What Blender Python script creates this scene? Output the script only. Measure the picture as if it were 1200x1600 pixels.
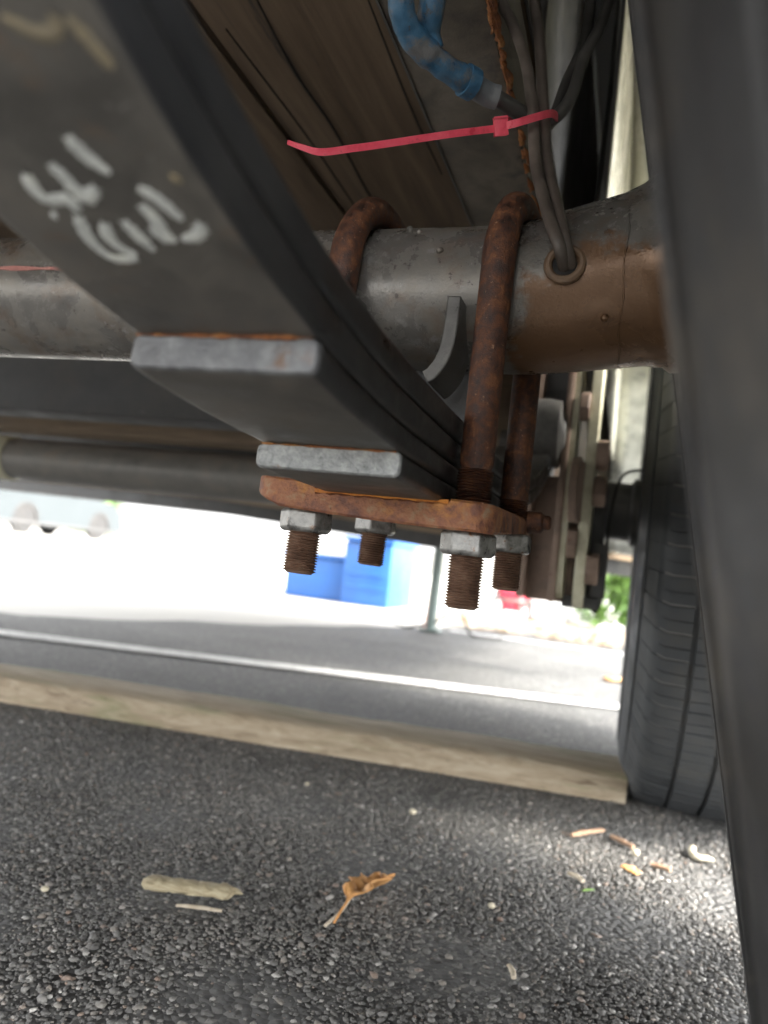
import bpy, bmesh, math, random
import numpy as np
from mathutils import Vector, Matrix, noise as mnoise

for o in list(bpy.data.objects):
    bpy.data.objects.remove(o)
random.seed(7)
rng = np.random.default_rng(7)
S = bpy.context.scene
H = 0.255                      # camera height above the asphalt
SUN_AZ, SUN_EL = math.radians(98), math.radians(40)     # veiled sun, behind right of the camera

# ------------------------------------------------------------------ camera, world, sun, exposure
cam = bpy.data.cameras.new('camera')
cam.sensor_fit = 'VERTICAL'; cam.sensor_height = 36; cam.lens = 27.22
cam.clip_start = 0.005; cam.clip_end = 2000
cam.dof.use_dof = True; cam.dof.focus_distance = 0.37; cam.dof.aperture_fstop = 8.2
co = bpy.data.objects.new('camera', cam); S.collection.objects.link(co)
yaw, pitch, roll = math.radians(17.779), math.radians(3.673), math.radians(6.506)
fw = Vector((-math.sin(yaw)*math.cos(pitch), math.cos(yaw)*math.cos(pitch), math.sin(pitch)))
r0 = Vector((math.cos(yaw), math.sin(yaw), 0)); u0 = r0.cross(fw)
rt = math.cos(roll)*r0 + math.sin(roll)*u0; up = rt.cross(fw)
m3 = Matrix((rt, up, -fw)).transposed()
co.matrix_world = Matrix.Translation((0, 0, H)) @ m3.to_4x4()
S.camera = co

w = bpy.data.worlds.new('World'); S.world = w; w.use_nodes = True
nt = w.node_tree; bg = nt.nodes['Background']
sky = nt.nodes.new('ShaderNodeTexSky'); sky.sky_type = 'NISHITA'; sky.sun_disc = False
sun_dir = Vector((math.sin(SUN_AZ)*math.cos(SUN_EL), math.cos(SUN_AZ)*math.cos(SUN_EL), math.sin(SUN_EL)))
sky.sun_elevation = SUN_EL; sky.sun_rotation = SUN_AZ
sky.air_density = 1.0; sky.dust_density = 3.5; sky.ozone_density = 1.0
hs = nt.nodes.new('ShaderNodeHueSaturation'); hs.inputs['Saturation'].default_value = .06      # bright hazy day, the camera balanced for shade
nt.links.new(sky.outputs[0], hs.inputs['Color']); nt.links.new(hs.outputs[0], bg.inputs[0]); bg.inputs[1].default_value = 0.15
sl = bpy.data.lights.new('sun', 'SUN'); sl.energy = 1.25; sl.angle = math.radians(14); sl.color = (1, .93, .82)
so = bpy.data.objects.new('sun', sl); S.collection.objects.link(so)
so.rotation_euler = sun_dir.to_track_quat('Z', 'Y').to_euler(); so.location = (-3, -6, 8)
S.view_settings.view_transform = 'Standard'; S.view_settings.look = 'None'
S.view_settings.exposure = 3.5; S.view_settings.gamma = 1.0
S.view_settings.use_curve_mapping = False
S.render.engine = 'CYCLES'
S.cycles.max_bounces = 7; S.cycles.diffuse_bounces = 5; S.cycles.glossy_bounces = 3

# ------------------------------------------------------------------ materials
def mat(name, stops, scale=40, rough=.6, metal=0., bump=.3, bdist=.0006, fine=900, stretch=(1, 1, 1), detail=8,
        rvar=.2, spots=None, extra=None, distort=0.3, spec=.5):
    m = bpy.data.materials.new(name); m.use_nodes = True
    t = m.node_tree; N = t.nodes; L = t.links; b = N['Principled BSDF']
    tc = N.new('ShaderNodeTexCoord'); mp = N.new('ShaderNodeMapping'); mp.inputs['Scale'].default_value = stretch
    L.new(tc.outputs['Object'], mp.inputs[0])
    n1 = N.new('ShaderNodeTexNoise'); n1.inputs['Scale'].default_value = scale; n1.inputs['Detail'].default_value = detail
    n1.inputs['Roughness'].default_value = .65; n1.inputs['Distortion'].default_value = distort
    L.new(mp.outputs[0], n1.inputs['Vector'])
    cr = N.new('ShaderNodeValToRGB'); e = cr.color_ramp.elements
    while len(e) < len(stops): e.new(.5)
    for i, (p, c) in enumerate(stops):
        e[i].position = p; e[i].color = (*c, 1)
    L.new(n1.outputs[0], cr.inputs[0])
    col = cr.outputs[0]
    n2 = N.new('ShaderNodeTexNoise'); n2.inputs['Scale'].default_value = fine; n2.inputs['Detail'].default_value = 5
    L.new(mp.outputs[0], n2.inputs['Vector'])
    if spots:                                            # list of (noise scale, lo, hi, colour, offset)
        for (sc, lo, hi, c, off) in spots:
            ns = N.new('ShaderNodeTexNoise'); ns.inputs['Scale'].default_value = sc; ns.inputs['Detail'].default_value = 6
            ns.inputs['Roughness'].default_value = .7
            ad = N.new('ShaderNodeVectorMath'); ad.operation = 'ADD'; ad.inputs[1].default_value = (off, off*1.7, off*.6)
            L.new(mp.outputs[0], ad.inputs[0]); L.new(ad.outputs[0], ns.inputs['Vector'])
            mr = N.new('ShaderNodeMapRange'); mr.inputs[1].default_value = lo; mr.inputs[2].default_value = hi
            L.new(ns.outputs[0], mr.inputs[0])
            mx = N.new('ShaderNodeMix'); mx.data_type = 'RGBA'; mx.inputs[7].default_value = (*c, 1)
            L.new(mr.outputs[0], mx.inputs[0]); L.new(col, mx.inputs[6]); col = mx.outputs[2]
    if extra: col = extra(N, L, tc, col, b)
    L.new(col, b.inputs['Base Color'])
    rr = N.new('ShaderNodeMapRange'); rr.inputs[3].default_value = max(.05, rough-rvar); rr.inputs[4].default_value = min(1, rough+rvar)
    rr.inputs[1].default_value = .3; rr.inputs[2].default_value = .7
    L.new(n1.outputs[0], rr.inputs[0]); L.new(rr.outputs[0], b.inputs['Roughness'])
    b.inputs['Metallic'].default_value = metal; b.inputs['Specular IOR Level'].default_value = spec
    if bump:
        ad = N.new('ShaderNodeMath'); ad.operation = 'MULTIPLY_ADD'; ad.inputs[1].default_value = .6
        L.new(n2.outputs[0], ad.inputs[0]); L.new(n1.outputs[0], ad.inputs[2])
        bp = N.new('ShaderNodeBump'); bp.inputs['Strength'].default_value = bump; bp.inputs['Distance'].default_value = bdist
        L.new(ad.outputs[0], bp.inputs['Height']); L.new(bp.outputs[0], b.inputs['Normal'])
    return m

def axle_extra(N, L, tc, col, b):
    # rust spreading over the outer end of the axle, where the paint has burnt off near the brake
    sx = N.new('ShaderNodeSeparateXYZ'); L.new(tc.outputs['Object'], sx.inputs[0])
    ns = N.new('ShaderNodeTexNoise'); ns.inputs['Scale'].default_value = 70; ns.inputs['Detail'].default_value = 9; ns.inputs['Roughness'].default_value = .7
    L.new(tc.outputs['Object'], ns.inputs['Vector'])
    mr = N.new('ShaderNodeMapRange'); mr.inputs[1].default_value = -.085; mr.inputs[2].default_value = -.035
    L.new(sx.outputs[0], mr.inputs[0])
    mz = N.new('ShaderNodeMapRange'); mz.inputs[1].default_value = H+.185; mz.inputs[2].default_value = H+.12
    L.new(sx.outputs[2], mz.inputs[0])
    m1 = N.new('ShaderNodeMath'); m1.operation = 'MULTIPLY'; L.new(mr.outputs[0], m1.inputs[0]); L.new(mz.outputs[0], m1.inputs[1])
    m2 = N.new('ShaderNodeMath'); m2.operation = 'ADD'; L.new(m1.outputs[0], m2.inputs[0]); L.new(ns.outputs[0], m2.inputs[1])
    ml = N.new('ShaderNodeMapRange'); ml.inputs[1].default_value = .84; ml.inputs[2].default_value = 1.0; L.new(m2.outputs[0], ml.inputs[0])
    mx = N.new('ShaderNodeMix'); mx.data_type = 'RGBA'; mx.inputs[7].default_value = (.135, .073, .036, 1)
    L.new(ml.outputs[0], mx.inputs[0]); L.new(col, mx.inputs[6])
    return mx.outputs[2]

M = {}
M['axle'] = mat('axle_paint', [(.3, (.11, .106, .10)), (.5, (.165, .156, .143)), (.7, (.22, .20, .17))], 40, .30, .35, .35, fine=700,
                spots=[(25, .52, .72, (.13, .085, .055), 9), (80, .60, .66, (.24, .232, .22), 3.1), (300, .64, .69, (.30, .29, .275), 8), (130, .62, .66, (.055, .046, .04), 15)], extra=axle_extra)
M['axle2'] = mat('old_axle_paint', [(.3, (.16, .158, .155)), (.55, (.22, .212, .20)), (.75, (.27, .235, .20))], 25, .45, .1, .3)
M['leaf'] = mat('spring_steel', [(.3, (.048, .045, .041)), (.46, (.078, .073, .066)), (.58, (.105, .097, .086)), (.72, (.13, .115, .098))], 34, .5, .2, .5,
                spots=[(45, .58, .72, (.115, .08, .055), 5), (240, .64, .72, (.19, .18, .17), 8), (130, .66, .72, (.03, .027, .025), 12)])
M['leaf_side_shade'] = mat('shaded_spring_edge', [(.3, (.012, .0125, .014)), (.5, (.018, .0185, .02)), (.72, (.03, .029, .028))], 30, .45, 0, .3)  # darker copy of the spring steel: shade put into the side faces' colour
M['leaf_end'] = mat('cut_spring_end', [(.3, (.07, .07, .075)), (.5, (.13, .133, .138)), (.7, (.24, .245, .25))], 110, .45, .45, .6, spots=[(70, .62, .74, (.13, .075, .045), 2), (200, .63, .7, (.05, .045, .04), 5)])
M['leaf_zinc'] = mat('zinc_spring_end', [(.3, (.17, .18, .18)), (.5, (.30, .31, .31)), (.7, (.46, .47, .465))], 300, .45, .4, .9, bdist=.0009, spots=[(80, .58, .68, (.24, .13, .075), 7), (240, .64, .7, (.08, .075, .07), 3)])
M['rust'] = mat('rusted_bolt', [(.32, (.018, .010, .008)), (.46, (.062, .025, .015)), (.58, (.12, .046, .021)), (.72, (.24, .105, .045))], 170, .62, .15, .8, fine=1500,
                spots=[(420, .62, .70, (.36, .21, .125), 4), (60, .6, .7, (.035, .018, .013), 9)])
M['thread'] = mat('rusted_thread', [(.3, (.13, .08, .058)), (.5, (.24, .145, .10)), (.7, (.36, .25, .18))], 160, .6, .3, .5, fine=1500)
M['plate'] = mat('rusted_plate', [(.34, (.085, .036, .026)), (.45, (.19, .075, .045)), (.55, (.29, .125, .062)), (.66, (.30, .20, .125))], 110, .62, .15, 1, bdist=.001, fine=700,
                 spots=[(50, .52, .64, (.42, .18, .05), 1.2), (160, .62, .7, (.06, .035, .03), 6)])
M['orange'] = mat('fresh_orange_rust', [(.3, (.28, .09, .015)), (.5, (.48, .17, .025)), (.7, (.6, .28, .06))], 150, .8, 0, .8)
M['zinc'] = mat('zinc_nut', [(.32, (.10, .098, .095)), (.46, (.21, .208, .2)), (.64, (.38, .375, .36))], 170, .38, .6, .5, spots=[(200, .6, .68, (.2, .11, .06), 3)])
M['steel_brown'] = mat('brown_hanger_steel', [(.3, (.15, .105, .08)), (.5, (.25, .18, .14)), (.7, (.34, .25, .2))], 35, .65, .1, .4, spots=[(40, .6, .7, (.14, .05, .03), 8)])
M['cream_steel'] = mat('yellow_zinc_strap', [(.3, (.40, .38, .25)), (.5, (.56, .54, .40)), (.7, (.68, .67, .54))], 40, .5, .1, .3)
M['dark_steel'] = mat('dark_painted_steel', [(.3, (.035, .036, .038)), (.5, (.06, .06, .06)), (.7, (.09, .085, .08))], 18, .55, .1, .4, spots=[(60, .66, .74, (.2, .19, .18), 2)])
M['grey_steel'] = mat('grey_seat_steel', [(.3, (.065, .063, .06)), (.5, (.115, .112, .105)), (.7, (.18, .17, .155))], 60, .45, .3, .4)
M['rail'] = mat('dirty_rail_paint', [(.3, (.08, .071, .06)), (.46, (.145, .125, .10)), (.6, (.205, .178, .145)), (.72, (.12, .112, .104))], 34, .6, .05, .7,
                spots=[(45, .62, .7, (.2, .19, .17), 3), (30, .63, .7, (.03, .03, .032), 12)])
M['rail_rust'] = mat('flaking_rust_edge', [(.3, (.10, .03, .012)), (.5, (.26, .09, .025)), (.7, (.38, .2, .07))], 120, .8, 0, 1, bdist=.002)
M['timber'] = mat('weathered_deck_timber', [(.25, (.06, .039, .024)), (.45, (.135, .092, .058)), (.6, (.19, .135, .088)), (.78, (.24, .18, .125))], 9, .8, 0, .8, bdist=.0010, fine=420,
                  stretch=(8, .45, 8), distort=.5, spots=[(9, .62, .7, (.035, .028, .023), 4), (40, .66, .72, (.17, .15, .13), 6)])
M['beam_timber'] = mat('tan_cross_timber', [(.3, (.16, .115, .075)), (.5, (.23, .17, .115)), (.7, (.30, .23, .16))], 14, .8, 0, .6, stretch=(.6, 6, 6))
M['plank'] = mat('ground_timber', [(.28, (.19, .145, .095)), (.45, (.30, .24, .165)), (.6, (.40, .335, .245)), (.78, (.5, .44, .345))], 24, .95, 0, .8, bdist=.0015, fine=150,
                 stretch=(.5, 5, 5), distort=.8, spots=[(7, .52, .68, (.18, .185, .095), 3), (14, .60, .70, (.13, .09, .06), 8), (60, .64, .7, (.10, .075, .055), 5)])
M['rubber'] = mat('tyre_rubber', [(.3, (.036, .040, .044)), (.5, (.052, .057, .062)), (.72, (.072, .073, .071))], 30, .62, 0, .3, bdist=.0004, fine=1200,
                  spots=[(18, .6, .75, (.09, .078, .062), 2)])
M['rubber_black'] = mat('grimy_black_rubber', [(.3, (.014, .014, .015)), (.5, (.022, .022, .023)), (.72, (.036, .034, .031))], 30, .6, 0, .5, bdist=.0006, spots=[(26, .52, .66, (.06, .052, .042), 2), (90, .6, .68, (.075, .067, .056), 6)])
M['dust'] = mat('dusty_tread_groove', [(.3, (.13, .13, .125)), (.7, (.24, .235, .22))], 60, .8, 0, .3)
M['rim'] = mat('galvanised_rim', [(.3, (.36, .37, .34)), (.5, (.52, .53, .48)), (.7, (.66, .66, .6))], 30, .4, .5, .3, spots=[(80, .62, .7, (.3, .27, .2), 2)])
M['cream'] = mat('cream_body_paint', [(.3, (.68, .66, .50)), (.5, (.75, .72, .58)), (.7, (.79, .76, .64))], 9, .28, 0, .05, spots=[(16, .62, .75, (.42, .37, .24), 3)])
M['wire'] = mat('brown_grey_cable', [(.3, (.05, .041, .035)), (.5, (.085, .069, .058)), (.7, (.125, .10, .085))], 60, .5, 0, .3)
M['wire_dark'] = mat('dark_cable', [(.3, (.03, .029, .028)), (.5, (.055, .052, .048)), (.7, (.08, .075, .07))], 60, .5, 0, .3)
M['blue_sleeve'] = mat('blue_heatshrink', [(.3, (.018, .062, .12)), (.5, (.034, .11, .195)), (.7, (.085, .155, .23))], 90, .42, 0, .6, spots=[(75, .50, .62, (.12, .12, .12), 5), (200, .6, .68, (.05, .05, .05), 9)])
M['grey_sleeve'] = mat('dusty_grey_sleeve', [(.3, (.07, .08, .09)), (.5, (.12, .13, .14)), (.7, (.17, .17, .17))], 80, .6, 0, .4)
M['red_tie'] = mat('red_nylon', [(.3, (.52, .035, .065)), (.5, (.70, .065, .11)), (.7, (.76, .11, .155))], 90, .4, 0, .3, spots=[(160, .62, .72, (.28, .06, .06), 4)])
M['rubber_ring'] = mat('grommet_rubber', [(.3, (.10, .062, .038)), (.5, (.16, .10, .06)), (.7, (.2, .14, .09))], 90, .5, 0, .3)
M['hole'] = mat('dark_bore', [(.3, (.01, .01, .01)), (.7, (.02, .018, .016))], 90, .8, 0, 0)
M['paint_mark'] = mat('white_paint_pen', [(.3, (.30, .31, .30)), (.5, (.42, .435, .42)), (.7, (.52, .53, .48))], 220, .7, 0, .4)
M['yellow_mark'] = mat('faint_yellow_paint', [(.3, (.135, .115, .085)), (.5, (.16, .135, .09)), (.7, (.19, .15, .09))], 160, .7, 0, .3)
M['red_mark'] = mat('red_chalk', [(.3, (.22, .10, .09)), (.5, (.32, .13, .11)), (.7, (.38, .2, .17))], 300, .8, 0, .3)
M['road_paint'] = mat('worn_road_paint', [(.3, (.34, .34, .33)), (.5, (.56, .56, .55)), (.7, (.7, .7, .69))], 25, .7, 0, .5, bdist=.002, spots=[(70, .55, .66, (.16, .16, .16), 2)])
M['concrete'] = mat('pale_concrete', [(.3, (.26, .25, .23)), (.5, (.33, .32, .295)), (.7, (.40, .39, .36))], 2, .85, 0, .4, bdist=.004, fine=60)
M['white'] = mat('white_paint', [(.3, (.72, .73, .74)), (.7, (.82, .82, .82))], 4, .35, 0, 0)
M['silver'] = mat('pale_silver_paint', [(.3, (.045, .052, .055)), (.7, (.055, .062, .065))], 4, .75, 0, 0, spec=.15)
M['glass'] = mat('dark_car_glass', [(.3, (.05, .06, .07)), (.7, (.09, .1, .11))], 4, .08, 0, 0)
M['hub_cap'] = mat('dusty_rose_hubcap', [(.3, (.055, .040, .038)), (.7, (.08, .06, .056))], 12, .6, .2, .2)
M['blue_bin'] = mat('blue_plastic', [(.3, (.012, .075, .27)), (.7, (.018, .10, .33))], 6, .45, 0, .1)
M['red_plastic'] = mat('red_plastic', [(.3, (.5, .04, .07)), (.7, (.6, .06, .10))], 6, .4, 0, .1)
M['post'] = mat('grey_green_post', [(.3, (.10, .14, .13)), (.7, (.17, .21, .2))], 12, .5, .1, .2)
M['stake'] = mat('orange_red_stake', [(.3, (.5, .1, .06)), (.7, (.6, .17, .1))], 12, .5, 0, .1)
M['bark'] = mat('weathered_stick', [(.28, (.16, .12, .07)), (.42, (.28, .23, .14)), (.56, (.38, .33, .22)), (.75, (.48, .43, .31))], 150, .8, 0, .9, bdist=.0008, stretch=(.4, 2, 2))
M['twig'] = mat('pale_twig', [(.3, (.34, .28, .2)), (.7, (.56, .5, .4))], 200, .8, 0, .6)
M['brown_bit'] = mat('brown_wood_bit', [(.3, (.2, .12, .075)), (.7, (.36, .24, .155))], 200, .8, 0, .6)
M['dry_leaf'] = mat('dry_oak_leaf', [(.3, (.42, .19, .055)), (.5, (.60, .31, .11)), (.7, (.72, .42, .19))], 120, .7, 0, .5, spots=[(90, .62, .7, (.28, .13, .05), 4)])
M['pebble'] = mat('pale_pebble', [(.3, (.36, .32, .23)), (.7, (.52, .48, .37))], 200, .7, 0, .4)
M['foliage'] = mat('bush_leaves', [(.3, (.05, .11, .02)), (.5, (.10, .20, .035)), (.7, (.17, .28, .06))], 9, .55, 0, 0)
M['wood_stem'] = mat('shrub_stem', [(.3, (.1, .07, .05)), (.7, (.16, .12, .09))], 20, .8, 0, .4)
M['litter'] = mat('leaf_litter', [(.3, (.2, .13, .07)), (.5, (.34, .23, .13)), (.7, (.46, .35, .22))], 14, .8, 0, .3)

# asphalt: bitumen with aggregate; the nearest square metre carries modelled stones as well
def asphalt():
    m = bpy.data.materials.new('asphalt'); m.use_nodes = True
    t = m.node_tree; N = t.nodes; L = t.links; b = N['Principled BSDF']
    tc = N.new('ShaderNodeTexCoord')
    v = N.new('ShaderNodeTexVoronoi'); v.inputs['Scale'].default_value = 190; L.new(tc.outputs['Object'], v.inputs['Vector'])
    cr = N.new('ShaderNodeValToRGB'); e = cr.color_ramp.elements
    e[0].position = 0; e[0].color = (.036, .036, .036, 1); e[1].position = .75; e[1].color = (.088, .087, .084, 1)
    x = e.new(.93); x.color = (.2, .195, .18, 1)
    L.new(v.outputs['Color'], cr.inputs[0])
    n = N.new('ShaderNodeTexNoise'); n.inputs['Scale'].default_value = 3.5; n.inputs['Detail'].default_value = 6; L.new(tc.outputs['Object'], n.inputs['Vector'])
    mr = N.new('ShaderNodeMapRange'); mr.inputs[1].default_value = .3; mr.inputs[2].default_value = .7; mr.inputs[3].default_value = .75; mr.inputs[4].default_value = 1.3
    L.new(n.outputs[0], mr.inputs[0])
    mx = N.new('ShaderNodeVectorMath'); mx.operation = 'SCALE'; L.new(cr.outputs[0], mx.inputs[0]); L.new(mr.outputs[0], mx.inputs['Scale'])
    L.new(mx.outputs[0], b.inputs['Base Color']); b.inputs['Roughness'].default_value = .75
    bp = N.new('ShaderNodeBump'); bp.inputs['Strength'].default_value = .9; bp.inputs['Distance'].default_value = .004; bp.invert = True
    L.new(v.outputs['Distance'], bp.inputs['Height']); L.new(bp.outputs[0], b.inputs['Normal'])
    return m
M['asphalt'] = asphalt()

def stone_mat():
    m = bpy.data.materials.new('asphalt_aggregate'); m.use_nodes = True
    t = m.node_tree; N = t.nodes; L = t.links; b = N['Principled BSDF']
    a = N.new('ShaderNodeAttribute'); a.attribute_name = 'stone'
    cr = N.new('ShaderNodeValToRGB'); e = cr.color_ramp.elements
    e[0].position = 0; e[0].color = (.066, .064, .061, 1); e[1].position = .55; e[1].color = (.115, .112, .106, 1)
    for p, c in ((.8, (.155, .15, .14)), (.92, (.20, .18, .155)), (.95, (.18, .125, .095)), (.965, (.26, .25, .235)), (1., (.40, .39, .365))):
        x = e.new(p); x.color = (*c, 1)
    L.new(a.outputs['Fac'], cr.inputs[0])
    tc = N.new('ShaderNodeTexCoord'); n = N.new('ShaderNodeTexNoise'); n.inputs['Scale'].default_value = 700; L.new(tc.outputs['Object'], n.inputs['Vector'])
    mr = N.new('ShaderNodeMapRange'); mr.inputs[3].default_value = .6; mr.inputs[4].default_value = 1.4; L.new(n.outputs[0], mr.inputs[0])
    mx = N.new('ShaderNodeVectorMath'); mx.operation = 'SCALE'; L.new(cr.outputs[0], mx.inputs[0]); L.new(mr.outputs[0], mx.inputs['Scale'])
    # pale patches mixed into the colour, imitating patches of light on the asphalt
    n2 = N.new('ShaderNodeTexNoise'); n2.inputs['Scale'].default_value = 5; n2.inputs['Detail'].default_value = 5; L.new(tc.outputs['Object'], n2.inputs['Vector'])
    m2 = N.new('ShaderNodeMapRange'); m2.inputs[1].default_value = .48; m2.inputs[2].default_value = .72; m2.inputs[4].default_value = .45; L.new(n2.outputs[0], m2.inputs[0])
    dm = N.new('ShaderNodeMix'); dm.data_type = 'RGBA'; dm.inputs[7].default_value = (.22, .21, .19, 1); L.new(m2.outputs[0], dm.inputs[0]); L.new(mx.outputs[0], dm.inputs[6])
    L.new(dm.outputs[2], b.inputs['Base Color']); b.inputs['Roughness'].default_value = .6
    bp = N.new('ShaderNodeBump'); bp.inputs['Strength'].default_value = .4; bp.inputs['Distance'].default_value = .0005
    L.new(n.outputs[0], bp.inputs['Height']); L.new(bp.outputs[0], b.inputs['Normal'])
    return m
M['stone'] = stone_mat()

# ------------------------------------------------------------------ mesh helpers
class MB:
    def __init__(s): s.v = []; s.f = []; s.mi = []
    def add(s, V, F, mi=0):
        o = len(s.v); s.v += [tuple(p) for p in V]; s.f += [tuple(i+o for i in q) for q in F]; s.mi += [mi]*len(F)
    def box(s, x0, x1, y0, y1, z0, z1, mi=0, bev=0.0):
        if bev:
            bm = bmesh.new(); bmesh.ops.create_cube(bm, size=1)
            for v in bm.verts: v.co = Vector(((x0+x1)/2+v.co.x*(x1-x0), (y0+y1)/2+v.co.y*(y1-y0), (z0+z1)/2+v.co.z*(z1-z0)))
            bmesh.ops.bevel(bm, geom=list(bm.edges), offset=bev, segments=2, affect='EDGES', profile=.6)
            s.bm(bm, mi); return
        s.add([(x, y, z) for x in (x0, x1) for y in (y0, y1) for z in (z0, z1)],
              [(0, 1, 3, 2), (4, 6, 7, 5), (0, 4, 5, 1), (2, 3, 7, 6), (0, 2, 6, 4), (1, 5, 7, 3)], mi)
    def bm(s, bm, mi=0):
        bm.verts.index_update()
        s.add([v.co[:] for v in bm.verts], [[v.index for v in f.verts] for f in bm.faces], mi); bm.free()
    def tube(s, pts, rad, n=12, mi=0, cap=True, sq=None):
        pts = [Vector(p) for p in pts]; k = len(pts)
        if not hasattr(rad, '__len__'): rad = [rad]*k
        T = []
        for i in range(k):
            d = pts[min(i+1, k-1)]-pts[max(i-1, 0)]; T.append(d.normalized())
        a = Vector((0, 0, 1)) if abs(T[0].z) < .9 else Vector((1, 0, 0))
        nrm = (a-T[0]*a.dot(T[0])).normalized(); V = []
        for i in range(k):
            nrm = (nrm-T[i]*nrm.dot(T[i])).normalized(); bn = T[i].cross(nrm)
            for j in range(n):
                t = 2*math.pi*j/n
                if sq: V.append(pts[i]+nrm*math.cos(t)*rad[i]*sq[0]+bn*math.sin(t)*rad[i]*sq[1])
                else: V.append(pts[i]+nrm*math.cos(t)*rad[i]+bn*math.sin(t)*rad[i])
        F = [(i*n+j, i*n+(j+1) % n, (i+1)*n+(j+1) % n, (i+1)*n+j) for i in range(k-1) for j in range(n)]
        if cap: F += [tuple(range(n-1, -1, -1)), tuple((k-1)*n+j for j in range(n))]
        s.add(V, F, mi)
    def ribbon(s, pts, nrm, wd, th, mi=0):       # flat strap along pts: half-width vector field
        V = []
        for p, wv, tv in zip(pts, wd, th):
            p = Vector(p); wv = Vector(wv); tv = Vector(tv)
            V += [p-wv-tv, p+wv-tv, p+wv+tv, p-wv+tv]
        k = len(pts)
        F = [(i*4+j, i*4+(j+1) % 4, (i+1)*4+(j+1) % 4, (i+1)*4+j) for i in range(k-1) for j in range(4)]
        F += [(3, 2, 1, 0), tuple((k-1)*4+j for j in range(4))]
        s.add(V, F, mi)
    def lathe(s, prof, n=48, axis='x', c=(0, 0, 0), mi=0, closed=False):
        V = []
        for (a, r) in prof:
            for j in range(n):
                t = 2*math.pi*j/n
                p = (a, r*math.cos(t), r*math.sin(t)) if axis == 'x' else ((r*math.cos(t), a, r*math.sin(t)) if axis == 'y' else (r*math.cos(t), r*math.sin(t), a))
                V.append((p[0]+c[0], p[1]+c[1], p[2]+c[2]))
        k = len(prof)
        F = [(i*n+j, i*n+(j+1) % n, (i+1)*n+(j+1) % n, (i+1)*n+j) for i in range(k-1) for j in range(n)]
        if not closed:
            if prof[0][1] > 0: F.append(tuple(range(n-1, -1, -1)))
            if prof[-1][1] > 0: F.append(tuple((k-1)*n+j for j in range(n)))
        s.add(V, F, mi)
    def build(s, name, mats, parent=None, smooth=True, ang=35):
        me = bpy.data.meshes.new(name); me.from_pydata(s.v, [], s.f)
        if not isinstance(mats, (list, tuple)): mats = [mats]
        for m in mats: me.materials.append(M[m])
        me.polygons.foreach_set('material_index', s.mi)
        bm = bmesh.new(); bm.from_mesh(me); bmesh.ops.recalc_face_normals(bm, faces=bm.faces); bm.to_mesh(me); bm.free()
        if smooth:
            me.polygons.foreach_set('use_smooth', [True]*len(me.polygons)); me.set_sharp_from_angle(angle=math.radians(ang))
        me.update()
        o = bpy.data.objects.new(name, me); S.collection.objects.link(o)
        if parent: adopt(o, parent)
        return o
def root_of(p):
    loc = Vector(p.location)
    while p.parent: p = p.parent; loc += Vector(p.location)
    return loc
BASE = {}
def adopt(o, p):
    o.parent = p
    o.matrix_parent_inverse = BASE.get(p.name, Matrix.Identity(4))
def thing(name, label, cat, loc=(0, 0, 0), group=None):
    o = bpy.data.objects.new(name, None); o.location = loc; S.collection.objects.link(o); o.empty_display_size = .1
    BASE[o.name] = Matrix.Translation(-Vector(loc))      # children keep world coordinates
    return tag(o, label, cat, group)
def tag(o, label=None, cat=None, group=None, kind=None):
    if label: o['label'] = label
    if cat: o['category'] = cat
    if group: o['group'] = group
    if kind: o['kind'] = kind
    return o
def lab(o, label): o['label'] = label; return o
def spline(P, n=10):
    P = [Vector(p) for p in P]; Q = [P[0]*2-P[1]]+P+[P[-1]*2-P[-2]]; out = []
    for i in range(1, len(Q)-2):
        a, b, c, d = Q[i-1], Q[i], Q[i+1], Q[i+2]
        for k in range(n):
            t = k/n
            out.append(.5*((2*b)+(c-a)*t+(2*a-5*b+4*c-d)*t*t+(3*b-a-3*c+d)*t**3))
    out.append(P[-1]); return out
def R_(x, y, z): return Vector((x, y, z+H))       # z measured from the camera's height

# ------------------------------------------------------------------ the setting
g = MB(); g.add([(-600, -600, -.02), (600, -600, -.02), (600, 600, -.02), (-600, 600, -.02)], [(0, 1, 2, 3)])
tag(g.build('ground', 'concrete', smooth=False), kind='structure')
g = MB(); edge = [(7, 3.9), (.6, 3.85), (-.62, 3.7), (-.75, 3.3), (-1.12, 2.45), (-1.55, 1.72), (-3.6, 1.1)]
poly = []
for a, b in zip(edge[:-1], edge[1:]):
    for k in range(14):
        t = k/14; x, y = a[0]+(b[0]-a[0])*t, a[1]+(b[1]-a[1])*t; poly.append((x+.06*mnoise.noise((x*4, y*4, 1)), y+.06*mnoise.noise((x*4, y*4, 7)), 0))
poly += [(-3.6, 1.1, 0), (-3.6, -6, 0), (7, -6, 0)]
g.add(poly, [tuple(range(len(poly)))])
for a, b in zip(poly[:-2], poly[1:-1]): g.add([a, b, (b[0], b[1], -.02), (a[0], a[1], -.02)], [(0, 1, 2, 3)])
road = tag(g.build('asphalt_lot', 'asphalt', smooth=False), kind='structure')

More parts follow.
